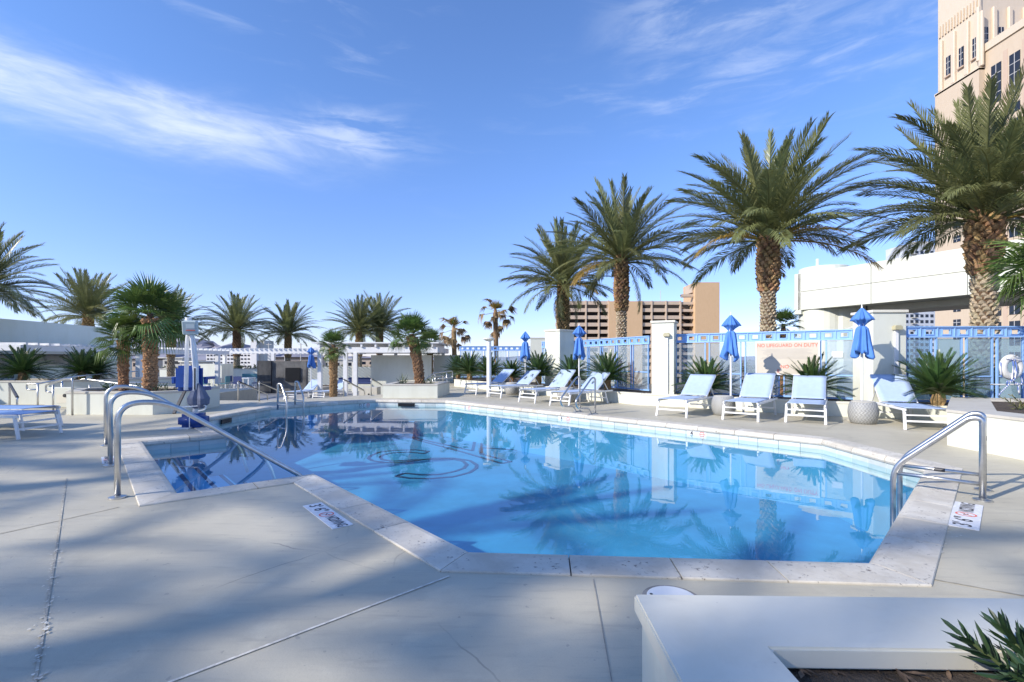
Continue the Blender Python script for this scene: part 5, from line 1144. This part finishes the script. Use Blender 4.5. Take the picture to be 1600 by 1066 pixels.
# the wing that comes forward
t2 = t; wx = 1.2
MB().box((wx+15, -19.9, zz(65.5)/2), (30, 40, zz(65.5))).build('wing', M_PEACH, t); MB().box((wx+14.95, -19.9, zz(66)), (30.5, 40.3, 1.6)).build('wing_parapet', M_CREAM, t)
for j, yc in enumerate((-2.4, -6.0, -9.6, -13.2)):
    window(2.0, 7.8, 2, 4, 'W', wx-0.02, yc, zz(57.4))
    for k in range(17): window(2.0, 1.75, 2, 1, 'W', wx-0.02, yc, zz(50.6-3.05*k))
    MB().box((wx-0.02, yc-1.8, zz(30)), (0.08, 0.9, 66)).build('pink_band', M_PINK, t)
# pale condo block beyond
Yc = 250.0; t = thing('condo_block', 'pale distant condominium block seen under the white canopy', 'building', (XU(1440, Yc), Yc, -9)); wd_ = XU(1468, Yc)-XU(1412, Yc); MB().box((0, 6, 35), (wd_, 12, 70)).build('wall', pmat('pale_facade', (0.55, 0.58, 0.62), 0.6, var=0.1, vscale=0.1), t)
wm = MB().box((0, 0, 0), (1.5, 0.2, 1.5)).mesh('window')
for i in range(7):
    for k in range(22): ob('window', wm, M_WIN, t, (-wd_/2+1.6+i*(wd_-3)/6, -0.04, 3+k*3.0))
for k in range(22): MB().box((-wd_*0.22, -0.6, 2.0+k*3.0), (2.6, 1.2, 0.25)).build('balcony', M_CAP, t); 
MB().box((3, 5, 71), (9, 6, 2.6)).build('roof_plant', M_CAP, t)
# white canopy building on the right
P0, P1 = Vector((13.1, 22.0)), Vector((20.0, 8.8)); dv = (P1-P0).normalized(); L = (P1-P0).length; rz = math.atan2(dv.y, dv.x)
t = thing('canopy_building', 'white building with a long fascia canopy and round drum at right', 'building', (P0.x, P0.y, 0), rz)
zb_, zt_ = 3.45, 5.12
npan = 5
for i in range(npan):
    for j in range(2): MB().box((L*(i+0.5)/npan, 0.15, zb_+(zt_-zb_)*(j+0.5)/2), (L/npan-0.02, 0.3, (zt_-zb_)/2-0.02)).build('fascia_panel', M_WHITE, t)
MB().box((L/2, 3.3, zb_+0.12), (L-0.01, 6.0, 0.2)).build('soffit', M_CAP, t); MB().box((L/2, 3.3, zt_-0.15), (L-0.02, 6.0, 0.2)).build('roof', M_WHITE, t)
MB().box((L/2, 1.4, zb_-0.09), (L*0.98, 0.35, 0.25)).build('soffit_beam', M_CAPW, t)
MB().lathe([(1.0, -2.0), (1.0, 5.35), (0.96, 5.38)], 30, (0.55, 1.05, 0)).build('drum', M_WHITE, t); MB().tube([(0.3, 1.0, 5.3), (0.3, 1.0, 5.85)], 0.06, 8).build('vent_pipe', M_WMETAL, t)
MB().prism([(0.3, 0.5), (1.6, 0.6), (2.2, 1.2), (2.2, 3.4), (0.2, 3.4)], -2, zb_+0.02).build('core_wall', M_WHITE, t)
MB().box((2.6, 0.45, zb_-0.2), (0.05, 0.05, 0.36)).box((2.6, 0.42, zb_-0.42), (0.22, 0.16, 0.12)).build('floodlight', M_BLACK, t)
MB().box((0.0, 0.4, 4.2), (0.3, 0.8, 1.85)).build('end_panel', M_WHITE, t)
# white office block far left
Yo = 400.0; t = thing('office_block', 'distant white office block with window rows and blank tower', 'building', (XU(370, Yo), Yo, -9)); X = lambda u: XU(u, Yo)-XU(370, Yo); Z = lambda v: CAM_H-(v-HZ)*Yo/F_PX+9
M_OFF = wall_material('office_white', (0.72, 0.70, 0.68), 0.05)
MB().box(((X(322)+X(396))/2, 10, Z(552)/2), (X(396)-X(322), 20, Z(552))).build('wing', M_OFF, t); MB().box(((X(396)+X(404.5))/2, 6, Z(533)/2), (X(404.5)-X(395.5), 20, Z(533))).build('tower', M_OFF, t); MB().box(((X(404.5)+X(413))/2, 8, Z(532)/2), (X(413)-X(405), 16, Z(532))).build('tower_shaded', M_CAP, t)  # grey right half of the tower: side shade put into its colour
wm = MB().box((0, 0, 0), (1.6, 0.3, 1.2)).mesh('window')
for k in range(5):
    for i in range(14): ob('window', wm, M_WIN, t, (X(325)+i*(X(394)-X(325))/13.0, -0.1, Z(555.5+5.6*k)))
for i, (u, v0, v1, Y, w_, nm) in enumerate(((308, 566, 590, 170, 6, 'low'), (470, 560, 590, 160, 14, 'mid'), (520, 562, 590, 210, 20, 'wide'), (590, 561, 590, 240, 16, 'far'), (262, 560, 590, 230, 18, 'left'), (215, 562, 590, 190, 14, 'edge'))):
    lab = {'low': 'small pale house beyond the white box wall', 'mid': 'dark roofed pavilion beyond the dark media wall', 'wide': 'long distant grey building behind the short fan palm', 'far': 'distant dark roofed building behind the pergola posts', 'left': 'distant flat building behind the pool lift', 'edge': 'distant building behind the stout fan palm'}[nm]
    t = thing('distant_house', lab, 'building', (XU(u, Y), Y, -9), random.uniform(-0.2, 0.2), 'distant low buildings'); h_ = V(0, v0, Y).z+9
    MB().box((0, 0, h_/2), (w_, 8, h_)).build('wall', M_TANL if i % 2 else M_CAP, t); MB().box((0, 0, h_+0.2), (w_+1, 9, 0.4)).build('roof', M_SHADE if i % 2 else M_CAPW, t)
    for k in range(4): MB().box((-w_/2+w_*(k+0.5)/4, -4.02, h_-2), (w_/8, 0.1, 1.3)).build('window', M_WIN, t)
M_FARTREE = pmat('far_foliage', (0.075, 0.085, 0.045), 0.8, var=0.5, vscale=0.15)
random.seed(9); bx_l = []
for _ in range(150):
    Y = random.uniform(110, 700); u = random.uniform(-150, 1250); bx_l.append((XU(u, Y), Y, -9, random.uniform(4, 9), 4, random.uniform(3.5, 8.5)))
far = leafy_mass('distant_trees', M_FARTREE, bx_l, 90, 1.7, 8); stuff(far); far['label'] = 'mass of far-off trees between the city buildings'; far['category'] = 'trees'
for i, (u, Y) in enumerate(((420, 120), (445, 120), (470, 130))):
    t = thing('utility_pole', ('left distant utility pole above the long pergola', 'middle distant utility pole above the long pergola', 'right distant utility pole above the dark media wall')[i], 'pole', (XU(u, Y), Y, -9), 0, 'distant utility poles'); MB().tube([(0, 0, 0), (0, 0, 9+V(0, 536, Y).z)], 0.12, 6).build('mast', M_CAP, t); MB().box((0, 0, 8.6+V(0, 536, Y).z), (1.4, 0.1, 0.12)).build('crossarm', M_CAP, t)

# ------------------------------------------------------------------ near plants
def twig_plant(lab, x, y, z, stems, mat, leafL, seed, n=34):
    random.seed(seed); t = thing('leafy_plant', lab, 'plant', (x, y, z)); lm = MB().add([(0, 0, 0), (0.3, -0.10, 0.02), (0.75, -0.085, 0.03), (1, 0, 0.02), (0.75, 0.085, 0.03), (0.3, 0.10, 0.02), (0.5, 0, -0.01)], [(0,1,6),(1,2,6),(2,3,6),(6,3,4),(6,4,5),(6,5,0)]).mesh('leaf')
    for pts in stems:
        P = [Vector(p) for p in pts]; F_ = []
        for i in range(13):
            q = i/12*(len(P)-1); k = min(int(q), len(P)-2); F_.append(P[k].lerp(P[k+1], q-k))
        st = MB().tube(F_, [0.006*(1-0.6*i/12)*leafL/0.07 for i in range(13)], 6).build('stem', MATS['stem_green'], t)
        for i in range(n):
            q = 0.12+0.88*i/(n-1); f = q*12; k = min(int(f), 11); p = F_[k].lerp(F_[k+1], f-k); d = (F_[k+1]-F_[k]).normalized()
            qt = d.to_track_quat('X', 'Z').to_matrix(); rm = qt @ Matrix.Rotation(i*2.39996, 3, 'X') @ Matrix.Rotation(-(1.05-0.6*q)+random.uniform(-0.15, 0.15), 3, 'Y')
            ob('leaf', lm, mat, st, p, rm.to_euler(), leafL*random.uniform(0.75, 1.15)*(1.0-0.25*q*q))
pmat('stem_green', (0.10, 0.13, 0.05), 0.6); M_PODO = pmat('glossy_needle_leaf', (0.030, 0.062, 0.026), 0.35, rnd=0.3, transl=0.1)
twig_plant('dark needle-leaved shoots in the nearest planter, lower right corner', 1.24, 1.06, 0.33, [[(0, 0, 0), (-0.06, 0.02, 0.12), (-0.19, 0.05, 0.225)], [(0.02, 0, 0), (0.0, 0.05, 0.12), (-0.05, 0.10, 0.215)], [(0.03, -0.02, 0), (-0.02, -0.02, 0.08), (-0.09, 0.0, 0.17)], [(0.05, 0.02, 0.0), (0.04, 0.05, 0.1), (0.02, 0.10, 0.165)], [(0.0, -0.04, 0.0), (-0.08, -0.05, 0.05), (-0.14, -0.03, 0.10)]], M_PODO, 0.088, 4, 54)
twig_plant('small sparse olive shrub on the raised right planter', XU(1594, 7.0), 7.0, 0.46, [[(0, 0, 0), (-0.08, 0, 0.07), (-0.22, 0, 0.16)], [(0, 0, 0), (0.02, 0, 0.1), (-0.08, 0.03, 0.2)], [(0, 0, 0), (0.1, 0, 0.1), (0.16, 0, 0.2)], [(0.05, 0, 0), (0.12, 0.02, 0.05), (0.25, 0.0, 0.12)]], pmat('olive_leaf', (0.14, 0.13, 0.05), 0.6, rnd=0.3), 0.085, 5, 20)

# ------------------------------------------------------------------ behind the camera: unseen block and palms added to shade the near deck
NV = Vector((-SUN_D.y, SUN_D.x))
def ts(tt_, ss): return SUN_D*tt_+NV*ss
c_ = ts(-30, 1); rz = math.atan2(NV.y, NV.x)
t = thing('added_shade_block', 'unseen white block added behind the camera to shade the near deck', 'building', (c_.x, c_.y, 0), rz)
HW = 12.3
MB().box((0, 0, HW/2), (26, 8, HW)).build('wall', M_WHITE, t); MB().box((0, 0, HW+0.1), (26.4, 8.4, 0.2)).build('parapet', M_CAPW, t)
wm = MB().box((0, 0, 0), (1.8, 0.1, 1.6)).mesh('window')
for i in range(8):
    for k in range(4): ob('window', wm, M_WIN, t, (-11+i*3, -4.03, 2.0+3.2*k))
# one shared crown mesh for the added shade palms
random.seed(77); cb = MB()
for i in range(18):
    q = i/17; az = i*2.39996; pitch = R(86)-R(105)*q; me = random.choice(DATE['up' if q < 0.3 else ('mid' if q < 0.74 else 'low')])
    Mx = Matrix.Rotation(az, 4, 'Z') @ Matrix.Rotation(-pitch, 4, 'Y')
    cb.add([Mx @ v.co for v in me.vertices], [tuple(p.vertices) for p in me.polygons])
crown_me = cb.mesh('crown'); tk_me = MB().lathe([(0.3, 0), (0.26, 0.6), (0.3, 0.92), (0.1, 1.0)], 12).mesh('trunk')
for i, (tt_, ss, hz, s) in enumerate(SHADE_PALMS):
    p = ts(tt_, ss); t = thing('date_palm', 'unseen palm added for shade behind the camera, '+('first', 'second', 'third', 'fourth', 'fifth', 'sixth', 'seventh', 'eighth')[i]+' from the right in its row', 'palm tree', (p.x, p.y, 0), i*0.9, 'unseen palms added for shade')
    ob('trunk', tk_me, M_TRUNK, t, scale=(1, 1, hz)); ob('crown', crown_me, M_FROND, t, (0, 0, hz), (0, 0, i*1.3), s)
